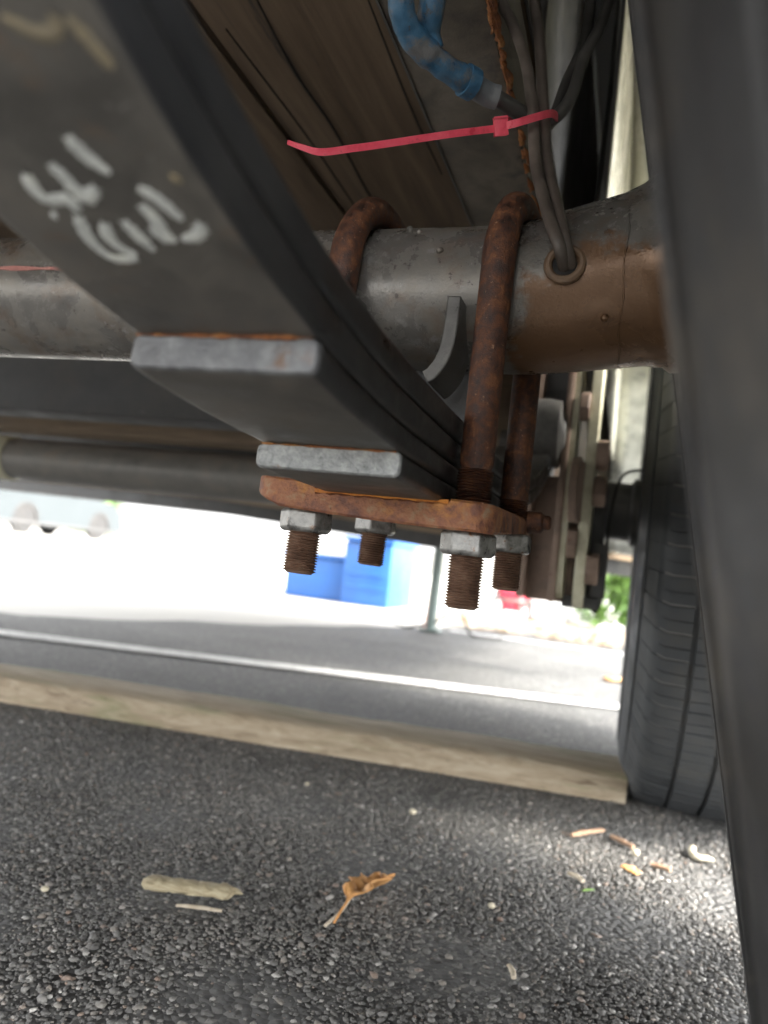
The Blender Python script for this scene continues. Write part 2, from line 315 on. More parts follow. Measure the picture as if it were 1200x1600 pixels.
def stones():
    ico = bmesh.new(); bmesh.ops.create_icosphere(ico, subdivisions=1, radius=1)
    iv = np.array([v.co[:] for v in ico.verts]); fi = np.array([[v.index for v in f.verts] for f in ico.faces]); ico.free()
    sp = .0029; P = []
    xs = np.arange(-.85, .36, sp); ys = np.arange(.27, 1.3, sp)
    X, Y = np.meshgrid(xs, ys); X = X.ravel()+rng.uniform(-.0015, .0015, X.size); Y = Y.ravel()+rng.uniform(-.0015, .0015, Y.size)
    # keep what the view cone can reach
    keep = (X > -.93*Y-.02) & (X < .22*Y+.06) & (rng.random(X.size) < .95) & ((Y < .845+(X+1.55)*.1250+.02) | (X > .02))
    X = X[keep]; Y = Y[keep]; n = X.size
    # three stone sizes
    r = rng.choice([.0010, .0014, .0020, .0029], n, p=[.42, .36, .17, .05])*rng.uniform(.85, 1.2, n)
    V = np.repeat(iv[None], n, 0)*rng.uniform(.55, 1.3, (n, 12, 1))
    V *= (rng.uniform(.75, 1.25, (n, 1, 3)))*r[:, None, None]; V[:, :, 2] *= .55
    a = rng.uniform(0, 6.283, n); c, s_ = np.cos(a)[:, None], np.sin(a)[:, None]
    x = V[:, :, 0]*c-V[:, :, 1]*s_; y = V[:, :, 0]*s_+V[:, :, 1]*c
    und = .0012*np.sin(X*31+1)*np.sin(Y*27)
    V = np.stack([x+X[:, None], y+Y[:, None], V[:, :, 2]+(r*-.02+und+rng.uniform(-.0006, .0009, n))[:, None]], 2).reshape(-1, 3)
    F = (fi[None]+12*np.arange(n)[:, None, None]).reshape(-1, 3)
    me = bpy.data.meshes.new('asphalt_aggregate'); me.vertices.add(len(V)); me.vertices.foreach_set('co', V.ravel())
    me.loops.add(F.size); me.loops.foreach_set('vertex_index', F.ravel().astype(np.int32))
    me.polygons.add(len(F)); me.polygons.foreach_set('loop_start', np.arange(0, F.size, 3, dtype=np.int32)); me.polygons.foreach_set('loop_total', np.full(len(F), 3, np.int32))
    me.update(calc_edges=True); me.validate()
    at = me.attributes.new('stone', 'FLOAT', 'POINT'); at.data.foreach_set('value', np.repeat(rng.random(n), 12).astype(np.float32))
    me.materials.append(M['stone'])
    o = bpy.data.objects.new('asphalt_aggregate', me); S.collection.objects.link(o); o.parent = road; o['kind'] = 'stuff'
    return n
NST = stones(); print('stones', NST)

# painted bay lines
def stripe(name, a, b, wd):
    a = Vector((*a, .004)); b = Vector((*b, .004)); d = (b-a).normalized(); q = Vector((-d.y, d.x, 0))*wd/2
    m = MB(); k = 24
    for i in range(k):
        p0 = a.lerp(b, i/k); p1 = a.lerp(b, (i+1)/k)
        m.add([p0-q, p1-q, p1+q, p0+q], [(0, 1, 2, 3)])
    o = m.build(name, 'road_paint', smooth=False); tag(o, kind='structure'); return o
stripe('bay_line', (-2.2, 1.165), (3, 2.60), .075)
stripe('bay_line', (-.68, 3.20), (4, 3.13), .07)

# ------------------------------------------------------------------ the trailer
TR = thing('trailer', 'underside of the cream trailer with rusted axle bolts, leaf springs and wooden deck', 'trailer', (-.85, .2, 0))
YA, ZA = .4006, .1448; XA, XB = -.1495, -.0711; XL, XR = -.139, -.081

def sub(parent):           # a part Empty is not needed: sub-parts hang on the part mesh, which shares the trailer's frame
    return parent
def child(mb, name, mats, part, **k):
    o = mb.build(name, mats, None, **k); o.parent = part; return o     # part meshes keep world coordinates in their own frame

# body, deck, rails
def planks():
    d = MB(); d.box(-1.78, -.092, -1.0, -.94, H+.33, H+.36)
    deck = lab(d.build('deck', 'timber', TR), 'weathered dark brown timber deck seen from below')
    x = -.0935; i = 0
    for x1 in (-.318, -.463):
        pass
    xs = [-.0925, -.318] + [-.318-.145*k for k in range(1, 11)]
    for i in range(len(xs)-1):
        b, a = xs[i]-.0022, xs[i+1]+.0022
        m = MB(); bm = bmesh.new(); n = 46; k = 10
        # underside is slightly cupped and split, so the plank is a grid
        zb = H+.36+rng.uniform(-.0015, .0015)
        V = []
        for j in range(n+1):
            for q in range(k+1):
                t = q/k; yy = -.93+4.31*j/n
                e = min(t, 1-t)*(b-a); z = zb+(.002*(1-e/.004) if e < .004 else 0)+.0016*mnoise.noise((a*40+t*7, yy*1.1, 3))
                V.append((a+(b-a)*t, yy, z))
        F = [(j*(k+1)+q, j*(k+1)+q+1, (j+1)*(k+1)+q+1, (j+1)*(k+1)+q) for j in range(n) for q in range(k)]
        m.add(V, F); nb = len(m.v)
        m.box(a+.0005, b-.0005, -.93, 3.38, zb+.0045, zb+.038)
        o = child(m, 'plank', 'timber', deck)
    # long drying cracks in the plank beside the rail
    for (pts, wd) in (([(-.262, .40), (-.270, .50), (-.268, .58), (-.2745, .70), (-.272, .84)], .0011),
                      ([(-.190, .42), (-.194, .55), (-.193, .66)], .0008), ([(-.30, .45), (-.296, .6), (-.299, .8)], .0006)):
        m = MB(); P = spline([(x, y, H+.3575) for x, y in pts], 8)
        m.ribbon(P, None, [(wd*.55*(1-abs(2*i/len(P)-1)**3), 0, 0) for i in range(len(P))], [(0, 0, .0009)]*len(P))
        child(m, 'split', 'hole', deck)
    return deck
planks()

def rail(x0, x1):
    m = MB(); t = .005; z0, z1 = H+.29, H+.357
    # rectangular tube with a return lip
    m.box(x0, x1, -.93, 3.38, z0, z1, bev=.003)
    o = m.build('frame_rail', 'rail', TR)
    q = MB(); q.box(x0-.0007, x0+.0007, -.93, 3.38, z0-.0009, z0+.004); child(q, 'edge_lip', 'grey_steel', o)
    return o
r1 = lab(rail(-.150, -.094), 'dirty grey brown frame rail above the spring')
# flaking rust along the outer edge of the rail
m = MB()
for i in range(110):
    y = .28+.62*random.random(); L_ = .006+.02*random.random(); x = -.0945+.003*random.random()
    m.tube(spline([(x, y, H+.289), (x+.002, y+L_*.5, H+.2875), (x-.001, y+L_, H+.2895)], 3), [.0005, .0014, .0019, .0017, .0014, .001, .0005], 6)
child(m, 'rust_flake', 'rail_rust', r1)['kind'] = 'stuff'
lab(rail(-1.64, -1.58), 'frame rail on the far side of the trailer')
# cross members and tail beam
def part_box(name, mt, *a, label=None, bev=.004):
    m = MB(); m.box(*a, bev=bev); o = m.build(name, mt, TR)
    if label: lab(o, label)
    return o
part_box('cross_member', 'dark_steel', -1.78, -.155, .79, .85, H+.140, H+.29, label='dark steel cross member behind the near axle')
part_box('cross_beam', 'beam_timber', -1.78, -.155, 1.01, 1.075, H+.148, H+.32, label='tan timber cross beam above the far axle')
part_box('cross_member', 'dark_steel', -1.78, -.155, 1.5, 1.56, H+.19, H+.33)
# tail beam sags towards the right-hand side
m = MB(); A = [(-2.35, .100), (-1.2, .092), (-.55, .058), (.1, .03)]
m.ribbon([(x, 2.13, H+z+.11) for x, z in A], None, [(0, .04, 0)]*4, [(0, 0, .11)]*4); tb = lab(m.build('tail_beam', 'dark_steel', TR), 'dark steel tail beam against the bright lot')
m = MB(); m.ribbon([(x, 2.085, H+z+.045) for x, z in A], None, [(0, .005, 0)]*4, [(0, 0, .006)]*4); child(m, 'beam_lip', 'beam_timber', tb)

# body shell: unseen walls and roof in cream panels, lengthened rearward to shade the asphalt, fender with inner skirt
def shell():
    b = MB(); b.box(-1.78, -.05, -1.0, 3.42, 2.35, 2.39, bev=.01); o = lab(b.build('body', 'cream', TR), 'cream painted trailer body, unseen shell lengthened rearward to shade the asphalt')
    for nm, a in (('unseen_side_wall', (-1.80, -1.781, -1.0, 3.42, H+.36, 2.349)), ('unseen_side_wall', (-.0495, -.03, -1.0, 3.42, H+.64, 2.349)),
                  ('unseen_end_wall', (-1.779, -.051, 3.401, 3.42, H+.402, 2.349)), ('unseen_end_wall', (-1.779, -.051, -1.0, -.98, H+.402, 2.349))):
        q = MB(); q.box(*a, bev=.004); child(q, nm, 'cream', o)
    q = MB(); q.box(-.0495, -.03, 1.70, 3.42, H+.09, H+.638, bev=.004); lab(child(q, 'shade_skirt', 'cream', o), 'added cream skirt shading the asphalt behind the far wheel')  # low skirt added to keep sun off the asphalt at the rear
    q = MB(); q.box(-.0915, -.0505, -.93, 3.38, H+.645, H+.66); child(q, 'sill', 'dark_steel', o)
    q = MB(); q.box(-.0935, -.0915, -.93, 3.38, H+.362, H+.645); child(q, 'well_liner', 'dark_steel', o)
shell()
def fender():
    prof = [(-.0490, .632), (-.02, .640), (.02, .643), (.20, .643), (.26, .632), (.285, .60), (.29, .50)]
    def sheet(prof, y0, y1, nm, parent, mt='cream'):
        m = MB(); V = []; ys = np.linspace(y0, y1, 34)
        for y in ys:
            for k, (x, z) in enumerate(prof): V.append((x+.0010*math.sin(y*7+k*.4), y, H+z))
        n = len(prof); m.add(V, [(j*n+k, j*n+k+1, (j+1)*n+k+1, (j+1)*n+k) for j in range(len(ys)-1) for k in range(n-1)])
        o = m.build(nm, mt, TR) if parent is None else child(m, nm, mt, parent)
        sm = o.modifiers.new('thick', 'SOLIDIFY'); sm.thickness = .0018; sm.offset = 0
        return o
    o = lab(sheet(prof, -.10, 1.70, 'fender', None), 'glossy cream fender over the tyres')
    sk = lab(sheet([(-.0480, .262), (-.0480, .34), (-.0480, .45), (-.0480, .56), (-.0480, .625)], .72, 1.66, 'inner_skirt', o), 'glossy cream inner fender skirt beside the tyre')
    q = MB(); q.tube([(-.0466, .842, H+.566), (-.0466, .885, H+.618), (-.0466, .878, H+.58)], .0009, 5); child(q, 'scratch', 'hole', o)
    # galvanised splash panel behind the far tyre
    m = MB(); V = []; nx, nz = 12, 16
    for i in range(nx+1):
        for k in range(nz+1):
            x = -.050+.33*i/nx; z = .075+.55*k/nz; V.append((x, 1.665+.012*math.sin(k*.5)+.004*math.sin(i*.9), H+z))
    m.add(V, [(i*(nz+1)+k, i*(nz+1)+k+1, (i+1)*(nz+1)+k+1, (i+1)*(nz+1)+k) for i in range(nx) for k in range(nz)])
    o2 = lab(child(m, 'splash_panel', 'rim', o), 'galvanised splash panel behind the far tyre'); sm = o2.modifiers.new('t', 'SOLIDIFY'); sm.thickness = .002
fender()

# --- near axle, bent upwards at its outer end
def axle1():
    m = MB()
    P = [(-1.75, YA, H+ZA), (-1.0, YA, H+ZA), (-.5, YA, H+ZA), (-.2, YA, H+ZA), (-.09, YA, H+ZA), (-.07, YA, H+ZA+.0005), (-.055, YA, H+ZA+.002), (-.035, YA, H+ZA+.0058), (-.01, YA, H+ZA+.0108), (-.001, YA, H+ZA+.0126), (.004, YA, H+ZA+.0136), (.05, YA, H+ZA+.021)]
    rr = [.038]*5+[.0385, .0395, .041, .0428, .0452, .0485, .051]
    m.tube(P, rr, 72)
    o = lab(m.build('axle', 'axle', TR, ang=50), 'near axle tube, grey with brown rust towards the wheel')
    # weld ring and seam near the brake flange
    w_ = MB(); P = []
    for i in range(73):
        t = 2*math.pi*i/72; P.append((-.0135+.0006*math.sin(9*t), YA+.0428*math.cos(t), H+ZA+.0102+.0428*math.sin(t)))
    w_.tube(P, [.00042+.00022*math.sin(i*2.3) for i in range(73)], 6); child(w_, 'weld_seam', 'axle', o)
    # cable hole with grommet on the front of the tube
    c = R_(-.0405, 0, .148); a = math.pi-.02
    ny, nz = -.998, .06; c.y = YA-.0405
    ux = Vector((1, 0, -.19)).normalized(); n_ = Vector((0, ny, nz)).normalized(); uz = n_.cross(ux)
    q = MB(); ring = [(c+n_*.0008+ux*.0078*math.cos(t)+uz*.0078*math.sin(t)) for t in np.linspace(0, 2*math.pi, 41)]
    q.tube(ring, .0021, 10, cap=False); gm = child(q, 'grommet', 'rubber_ring', o)
    q = MB(); q.tube([c-n_*.004, c+n_*.0005], .0068, 32); child(q, 'bore', 'hole', o)
    # pits, weld spatter
    q = MB()
    for (x, z) in ((-.1095, .165), (-.118, .172), (-.1035, .158), (-.0205, .1255), (-.125, .176)):
        y = YA-math.sqrt(max(.038**2-(z-ZA)**2, 0)); bm = bmesh.new(); bmesh.ops.create_icosphere(bm, subdivisions=2, radius=.0012+.0006*random.random())
        for v in bm.verts: v.co = v.co*(1+.3*random.random())+R_(x, y, z)
        q.bm(bm)
    child(q, 'weld_spatter', 'axle', o)['kind'] = 'stuff'
    # red chalk line along the tube far left
    q = MB(); z = .150; y = YA-math.sqrt(.0383**2-(z-ZA)**2)
    q.ribbon([R_(x, y, z+.0003*math.sin(x*60)) for x in np.linspace(-.45, -.315, 14)], None, [(0, 0, .0011+.0005*math.sin(i*1.7)) for i in range(14)], [(0, .0004, 0)]*14)
    lab(child(q, 'chalk_line', 'red_mark', o), 'thin red chalk line')
    # flange and drum hidden inside the wheel
    return o
ax = axle1()
# spring seat: a saddle with two flared walls
def seat():
    m = MB(); m.box(-.140, -.084, YA+.004, YA+.034, H+.0735, H+.1125, bev=.002)
    o = lab(m.build('spring_seat', 'dark_steel', TR), 'grey welded axle seat with flared walls')
    for s in (1, -1):
        cx = -.1125 if s > 0 else -.1205; q = MB()
        prof = [(.0222, .1305), (.0220, .118), (.0212, .107), (.0188, .0985), (.0148, .0925), (.0118, .0905)]
        prof = spline([(a, 0, b) for a, b in prof], 4)
        V = []; n = len(prof); yb0, yb1 = YA-.0475, YA-.012
        for i, p in enumerate(prof):
            d = (prof[min(i+1, n-1)]-prof[max(i-1, 0)]).normalized(); nn = Vector((-d.z, 0, d.x))*.0034
            for y in (yb0, yb1):
                for e in (-1, 1): V.append((cx+s*(p.x+e*nn.x), y, H+p.z+e*nn.z))
        F = []
        for i in range(n-1):
            a = i*4; b = a+4
            F += [(a, a+1, b+1, b), (a+2, b+2, b+3, a+3), (a, b, b+2, a+2), (a+1, a+3, b+3, b+1)]
        F += [(0, 2, 3, 1), ((n-1)*4, (n-1)*4+1, (n-1)*4+3, (n-1)*4+2)]
        q.add(V, F); ob = child(q, 'seat_wall', 'grey_steel', o)
        bv = ob.modifiers.new('bev', 'BEVEL'); bv.width = .0011; bv.segments = 2
seat()

# leaf spring
def rise(u):
    u = abs(u); return 3.0*u**4 if u < .33 else 3.0*.33**4+12*.33**3*(u-.33)
def leaf_mesh(zb, th, y0, y1, n, end='leaf'):
    m = MB(); r = min(.0026, th*.3); sec = []
    hw = (XR-XL)/2
    for (cx, cz, a0) in ((hw-r, th-r, 0), (-(hw-r), th-r, 90), (-(hw-r), r, 180), (hw-r, r, 270)):
        for k in range(5):
            t = math.radians(a0+k*22.5); sec.append((cx+r*math.cos(t), cz+r*math.sin(t)))
    ns = len(sec); ys = list(np.linspace(y0+.0016, y1-.0016, n)); ys = [y0, y0+.0006]+ys+[y1-.0006, y1]
    V = []
    for i, y in enumerate(ys):
        k = {0: .88, 1: .965, len(ys)-2: .965, len(ys)-1: .88}.get(i, 1)
        for (x, z) in sec:
            zz = th/2+(z-th/2)*k; xx = x*(1-(1-k)*.25)
            # slightly uneven rolled edges and ragged cut at the ends
            jt = .0004*mnoise.noise((x*80, y*30, zb*900)) if 2 < i < len(ys)-3 else .0007*mnoise.noise((x*300, z*300, y*90))
            V.append(((XL+XR)/2+xx, y+(jt*1.2 if i in (0, 1) else 0), H+zb+rise(y-YA)+zz+jt))
    F = [(i*ns+j, i*ns+(j+1) % ns, (i+1)*ns+(j+1) % ns, (i+1)*ns+j) for i in range(len(ys)-1) for j in range(ns)]
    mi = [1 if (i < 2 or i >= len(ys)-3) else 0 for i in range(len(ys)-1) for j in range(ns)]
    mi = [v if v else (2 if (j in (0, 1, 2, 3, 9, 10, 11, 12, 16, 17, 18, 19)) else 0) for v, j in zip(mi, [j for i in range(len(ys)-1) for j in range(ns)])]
    o = len(m.v); m.v += V; m.f += F; m.mi += mi
    m.f += [tuple(range(ns-1, -1, -1)), tuple((len(ys)-1)*ns+j for j in range(ns))]; m.mi += [1, 1]
    return m
sp_root = MB()
def spring():
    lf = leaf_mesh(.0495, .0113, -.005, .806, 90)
    o = lab(lf.build('leaf_spring', ['leaf', 'leaf', 'leaf_side_shade'], TR), 'dark steel leaf spring with white paint writing underneath')
    child(leaf_mesh(.0612, .0113, .012, .79, 90), 'leaf', ['leaf', 'leaf', 'leaf_side_shade'], o)
    lab(child(leaf_mesh(.0395, .0097, .1825, .62, 50), 'leaf', ['leaf', 'leaf_end', 'leaf_side_shade'], o), 'second leaf with a grey cut end and rust line')
    lab(child(leaf_mesh(.0297, .0096, .2655, .537, 34), 'leaf', ['leaf', 'leaf_zinc', 'leaf_side_shade'], o), 'shortest leaf with a pale zinc-grey end')
    # rust bleeding where a shorter leaf lies against the longer one
    for (y, zb) in ((.1828, .0493), (.2660, .0392)):
        q = MB(); n = 16
        P = [Vector((XL+.002+(XR-XL-.004)*i/n, y-.0010, H+zb+rise(y-YA)-.0003)) for i in range(n+1)]
        q.tube(P, [max(.00008, .0004+.0009*mnoise.noise((i*.7, y*90, 2))) for i, _ in enumerate(P)], 6); child(q, 'rust_line', 'rail_rust', o)
    # spring eyes
    for yc, zc in ((-.012, .0495+rise(.4)+.016), (.815, .0495+rise(.41)+.016)):
        q = MB(); q.lathe([(XL, .010), (XL, .0185), (XR, .0185), (XR, .010)], 28, 'x', (0, yc, H+zc)); child(q, 'spring_eye', 'leaf', o)
    # white paint-pen writing on the underside of the main leaf
    ST = [[(-0.1041, 0.1104), (-0.1033, 0.1151), (-0.1011, 0.1195)], [(-0.1125, 0.1161), (-0.1119, 0.1206), (-0.1115, 0.1257), (-0.1061, 0.1225)], [(-0.1198, 0.1183), (-0.1215, 0.1225), (-0.1207, 0.1258), (-0.1158, 0.1255), (-0.1157, 0.1291)], [(-0.1232, 0.1298), (-0.1219, 0.1304)], [(-0.1165, 0.1301), (-0.1193, 0.1365), (-0.1196, 0.1419), (-0.1176, 0.1452), (-0.1117, 0.1453)], [(-0.1115, 0.1325), (-0.1141, 0.1374), (-0.1137, 0.1413), (-0.1114, 0.1441)], [(-0.1069, 0.132), (-0.1065, 0.137), (-0.1059, 0.1423)], [(-0.0973, 0.1234), (-0.0948, 0.1266), (-0.0929, 0.1326)], [(-0.0997, 0.1277), (-0.099, 0.1317), (-0.0996, 0.1373), (-0.0985, 0.1395)], [(-0.0886, 0.1335), (-0.0919, 0.1376), (-0.0961, 0.1389)], [(-0.1017, 0.1343), (-0.1005, 0.1394)]]
    def stroke(pts, wd, mt, nm):
        q = MB(); P = spline([(x, y, 0) for x, y in pts], 8); k = len(P)
        def surf(x, y): return H+.0495+rise(y-YA)-.00028
        V = []; F = []
        for i, p in enumerate(P):
            d = (P[min(i+1, k-1)]-P[max(i-1, 0)]).normalized(); q_ = Vector((-d.y, d.x, 0))
            e = min(i, k-1-i)/4; wv = wd*(.55+.45*min(1, e))*(1+.16*math.sin(i*1.9)+.30*mnoise.noise((i*.8, pts[0][0]*900, 4)))
            for s in (-1, -.4, .4, 1):
                x, y = p.x+q_.x*wv*s, p.y+q_.y*wv*s
                V.append((x, y, surf(x, y)-(.00025 if abs(s) < .9 else -.0001)))
        for i in range(k-1):
            for j in range(3): F.append((i*4+j, i*4+j+1, i*4+5+j, i*4+4+j))
        q.add(V, F); return child(q, nm, mt, o)
    for s in ST: stroke(s, .00165, 'paint_mark', 'paint_stroke')
    for s in ([(-.100, .0895), (-.0955, .0925), (-.092, .0925), (-.0905, .0900)], [(-.0885, .0905), (-.0868, .096), (-.0862, .099)], [(-.0885, .1205), (-.087, .1225)]):
        stroke(s, .0013, 'yellow_mark', 'yellow_smudge')
spring()

# hanger at the front spring eye
for x in (XL-.007, XR+.0015):
    m = MB(); m.box(x, x+.0055, -.045, .02, H+.085, H+.292, bev=.001); m.build('spring_hanger', 'dark_steel', TR)

# U-bolts
SK = .0055
def ubolt(X, zf, zr, label, tilt):
    m = MB(); h = .0462; r = .0080; P = []; rd = []; mi = []
    def leg(y, zt, zthread, zend, s):
        pts = []; z = zt; k = 0
        pts.append((zt-.0008, .0062)); 
        while z < zthread:
            pts.append((z, .0086 if k % 2 else .0070)); z += .00068; k += 1
        return pts
    # front leg: thread, shank, arch, shank, thread
    L1 = leg(YA-h, zf, .048, 0, 1); L2 = leg(YA+h, zr, .044, 0, 1)
    for (z, rr) in L1: P.append((X-tilt*(ZA-z), YA-h, H+z)); rd.append(rr)
    for z in np.linspace(.05, ZA-.002, 10): P.append((X-tilt*(ZA-z), YA-h, H+z)); rd.append(r)
    for t in np.linspace(0, math.pi, 25): P.append((X+SK*(1-math.cos(t))/2, YA-h*math.cos(t), H+ZA+h*math.sin(t)*1.0)); rd.append(r*(1+.03*math.sin(t*7)))
    for z in np.linspace(ZA-.002, .046, 10): P.append((X+SK-tilt*(ZA-z), YA+h, H+z)); rd.append(r)
    for (z, rr) in L2[::-1]: P.append((X+SK-tilt*(ZA-z), YA+h, H+z)); rd.append(rr)
    m.tube(P, rd, 20)
    n1, n2, N_ = len(L1), len(L2), len(P)
    for i in range(N_-1):
        if i < n1*.62 or i > N_-1-n2*.62:
            for j in range(20): m.mi[i*20+j] = 1
    o = lab(m.build('u_bolt', ['rust', 'thread'], TR, ang=60), label)
    return o
def nut(parent, x, y, z1, hgt=.0112, af=.0114, rot=.3, wash=True):
    q = MB(); R = af/math.cos(math.pi/6)
    pr = [(-hgt/2, R*.86), (-hgt/2+.0016, R), (hgt/2-.0012, R), (hgt/2, R*.9)]
    V = []
    for a, rr in pr:
        for j in range(6):
            t = rot+j*math.pi/3; V.append((x+rr*math.cos(t), y+rr*math.sin(t), H+z1-hgt/2+a))
    F = [(i*6+j, i*6+(j+1) % 6, (i+1)*6+(j+1) % 6, (i+1)*6+j) for i in range(3) for j in range(6)]+[(5, 4, 3, 2, 1, 0), (18, 19, 20, 21, 22, 23)]
    q.add(V, F); ob = child(q, 'nut', 'zinc', parent, ang=25)
    bv = ob.modifiers.new('bev', 'BEVEL'); bv.width = .0009; bv.segments = 2; bv.limit_method = 'ANGLE'
    return ob
ub1 = ubolt(XA, -.0095, -.0022, 'rusted U-bolt left of the spring', .03)
ub2 = ubolt(XB, -.0165, -.0075, 'rusted U-bolt right of the spring, nearest the wheel', .0)
def pz(x): return .0352-.040*(x+.174)          # tie plate tilts down to the right: height of its top
TH = .0132
for (ub, x, y, tilt, rot) in ((ub1, XA, YA-.047, .03, .25), (ub1, XA, YA+.047, .03, .6), (ub2, XB, YA-.047, 0, .12), (ub2, XB, YA+.047, 0, .5)):
    bk = y > YA; nut(ub, x+(SK if bk else 0)-tilt*(ZA-.02), y, pz(x)-TH-.0003+(.0068 if bk else .0006), rot=rot)

# tie plate
def tie_plate():
    m = MB(); n = 84; x0, x1 = -.1755, -.0575; sec = []
    for i in range(n+1):
        x = x0+(x1-x0)*i/n; e0 = (x-x0); e1 = (x1-x)
        yf = .3345+.0085*max(0, 1-e0/.009)**2+.0085*max(0, 1-e1/.009)**2
        yb = .466-.006*max(0, 1-e0/.009)**2-.006*max(0, 1-e1/.009)**2
        zt = H+pz(x); zb = zt-TH-.0012*math.sin(math.pi*(x-x0)/(x1-x0))
        if -.1430 < x < -.0775: zt = min(zt, H+.0294+.0004*math.sin(x*900))          # seat for the spring
        if x < -.160: zb += (-.160-x)*.34
        b_ = .0011; jt = .0003*mnoise.noise((x*150, 1, 1)); k2 = .0003*mnoise.noise((x*220, 5, 1))
        pts = [(yf+jt, zb+b_), (yf+jt, zt-b_), (yf+b_+jt, zt+k2), (yb-b_, zt+.004), (yb, zt+.004-b_), (yb, zb+.0085+b_), (yb-b_, zb+.0085), (yf+b_, zb+k2)]
        zm = (zt+zb)/2
        if i in (0, n): pts = [((y-.40)*.992+.40, zm+(z-zm)*.8) for y, z in pts]
        sec.append([(x, y, z) for y, z in pts])
    V = [p for q in sec for p in q]
    m.add(V, [(i*8+j, i*8+(j+1) % 8, (i+1)*8+(j+1) % 8, (i+1)*8+j) for i in range(n) for j in range(8)]+[tuple(range(7, -1, -1)), tuple(n*8+j for j in range(8))])
    o = lab(m.build('tie_plate', 'plate', TR, ang=40), 'rust-red tie plate clamped under the spring')
    # raised seat strip, bright orange
    q = MB(); n = 20; P = [Vector((-.1425+.0645*i/n, .3375, H+.0298)) for i in range(n+1)]
    q.ribbon(P, None, [(0, .0030, 0)]*(n+1), [(0, 0, .0008+.0003*math.sin(i*1.3)) for i in range(n+1)])
    lab(child(q, 'seat_strip', 'orange', o), 'bright orange rust strip')
    q = MB(); q.box(-.139, -.081, .3425, .46, H+.0272, H+.0296, bev=.0006); child(q, 'pad', 'plate', o)
    # stud on the outer rear corner
    q = MB(); q.tube([(-.060, .455, H+.0325), (-.050, .456, H+.033), (-.0485, .456, H+.033)], [.0066, .0062, .0045], 14); q.tube([(-.0495, .456, H+.033), (-.0455, .456, H+.0332), (-.0445, .456, H+.0332)], [.0042, .0042, .003], 12)
    child(q, 'stud', 'rust', o)
tie_plate()

# ---------------- wheels
def tyre_mb(R, hub_z, clamp=True):
    prof = [(.040, .205), (.026, .209), (.0155, .224), (.0065, .25), (.0018, .275), (0, .295), (.0015, .318), (.006, .340), (.0125, .361), (.0165, .3705), (.0195, .3765), (.0215, .3835), (.0265, .3890), (.034, .3930)]
    k = R/.40; prof = [(x, .205+(r-.205)*k) for x, r in prof]; tr = prof[-1][1]
    tread = [(.034, 0, 'sh'), (.056, .0025, 'sh'), (.0565, -.001, 'g'), (.0605, -.001, 'g'), (.061, .0032, 'r'), (.092, .0044, 'r'), (.0925, 0, 'g'), (.0965, 0, 'g'), (.097, .0048, 'r'), (.1175, .005, 'r')]
    half = [(x, r, 's') for x, r in prof[:-1]]+[(x, tr+d*1.0, t) for x, d, t in tread]
    full = half+[(.235-x, r, t) for x, r, t in half[:-1]][::-1]
    NP = 84; angs = []
    for i in range(NP):
        for e, g_ in ((0, 1), (.075, 1), (.08, 0), (.48, 0), (.485, 2), (.52, 2), (.525, 0), (.99, 0)): angs.append(((i+e)/NP*2*math.pi, g_))
    na = len(angs); V = []
    for (x, r, t) in full:
        for (a, g_) in angs:
            rr = r; xo = 0
            if r > .375*k-.01 and t in ('s', 'sh') and g_ == 1: rr -= .0016
            if t == 'sh' and g_ == 2: rr -= .002
            if t == 'r' and g_: rr -= .0016
            aa = a+ (x-.1)*.06*(1 if t != 's' else 0)
            y, z = rr*math.sin(aa), rr*math.cos(aa)
            if clamp and z < -hub_z+.001:
                over = -hub_z+.001-z; z = -hub_z+.001
                xo = (.6*over)*(1 if x > .1175 else -1) if t == 's' else 0
            elif clamp and t == 's' and z < -.2: xo = (-.005 if x < .1175 else .005)*((-z-.2)/.2)**2
            V.append((x+xo, y, z))
    F = [(i*na+j, i*na+(j+1) % na, (i+1)*na+(j+1) % na, (i+1)*na+j) for i in range(len(full)-1) for j in range(na)]
    m = MB(); m.add(V, F)
    for i in range(len(full)-1):
        for j in range(na):
            g0, g1 = angs[j][1], angs[(j+1) % na][1]
            if (full[i][2] == 'sh' and full[i+1][2] in ('sh',) and g0 == 1 and g1 == 1) or (full[i][2] == 'r' and full[i+1][2] == 'g' and g0): m.mi[i*na+j] = 1
            if full[i][2] == 's' and full[i+1][2] == 'sh' and g0 == 1 and g1 == 1: m.mi[i*na+j] = 1
    # moulded rings on the sidewall
    for rr, xx in ((.236, .0095), (.313, -.0006), (.352, .0085)):
        rr = .205+(rr-.205)*k
        m.tube([(xx, rr*math.cos(t), rr*math.sin(t)) for t in np.linspace(0, 2*math.pi, 97)], .0009, 6, cap=False)
    return m
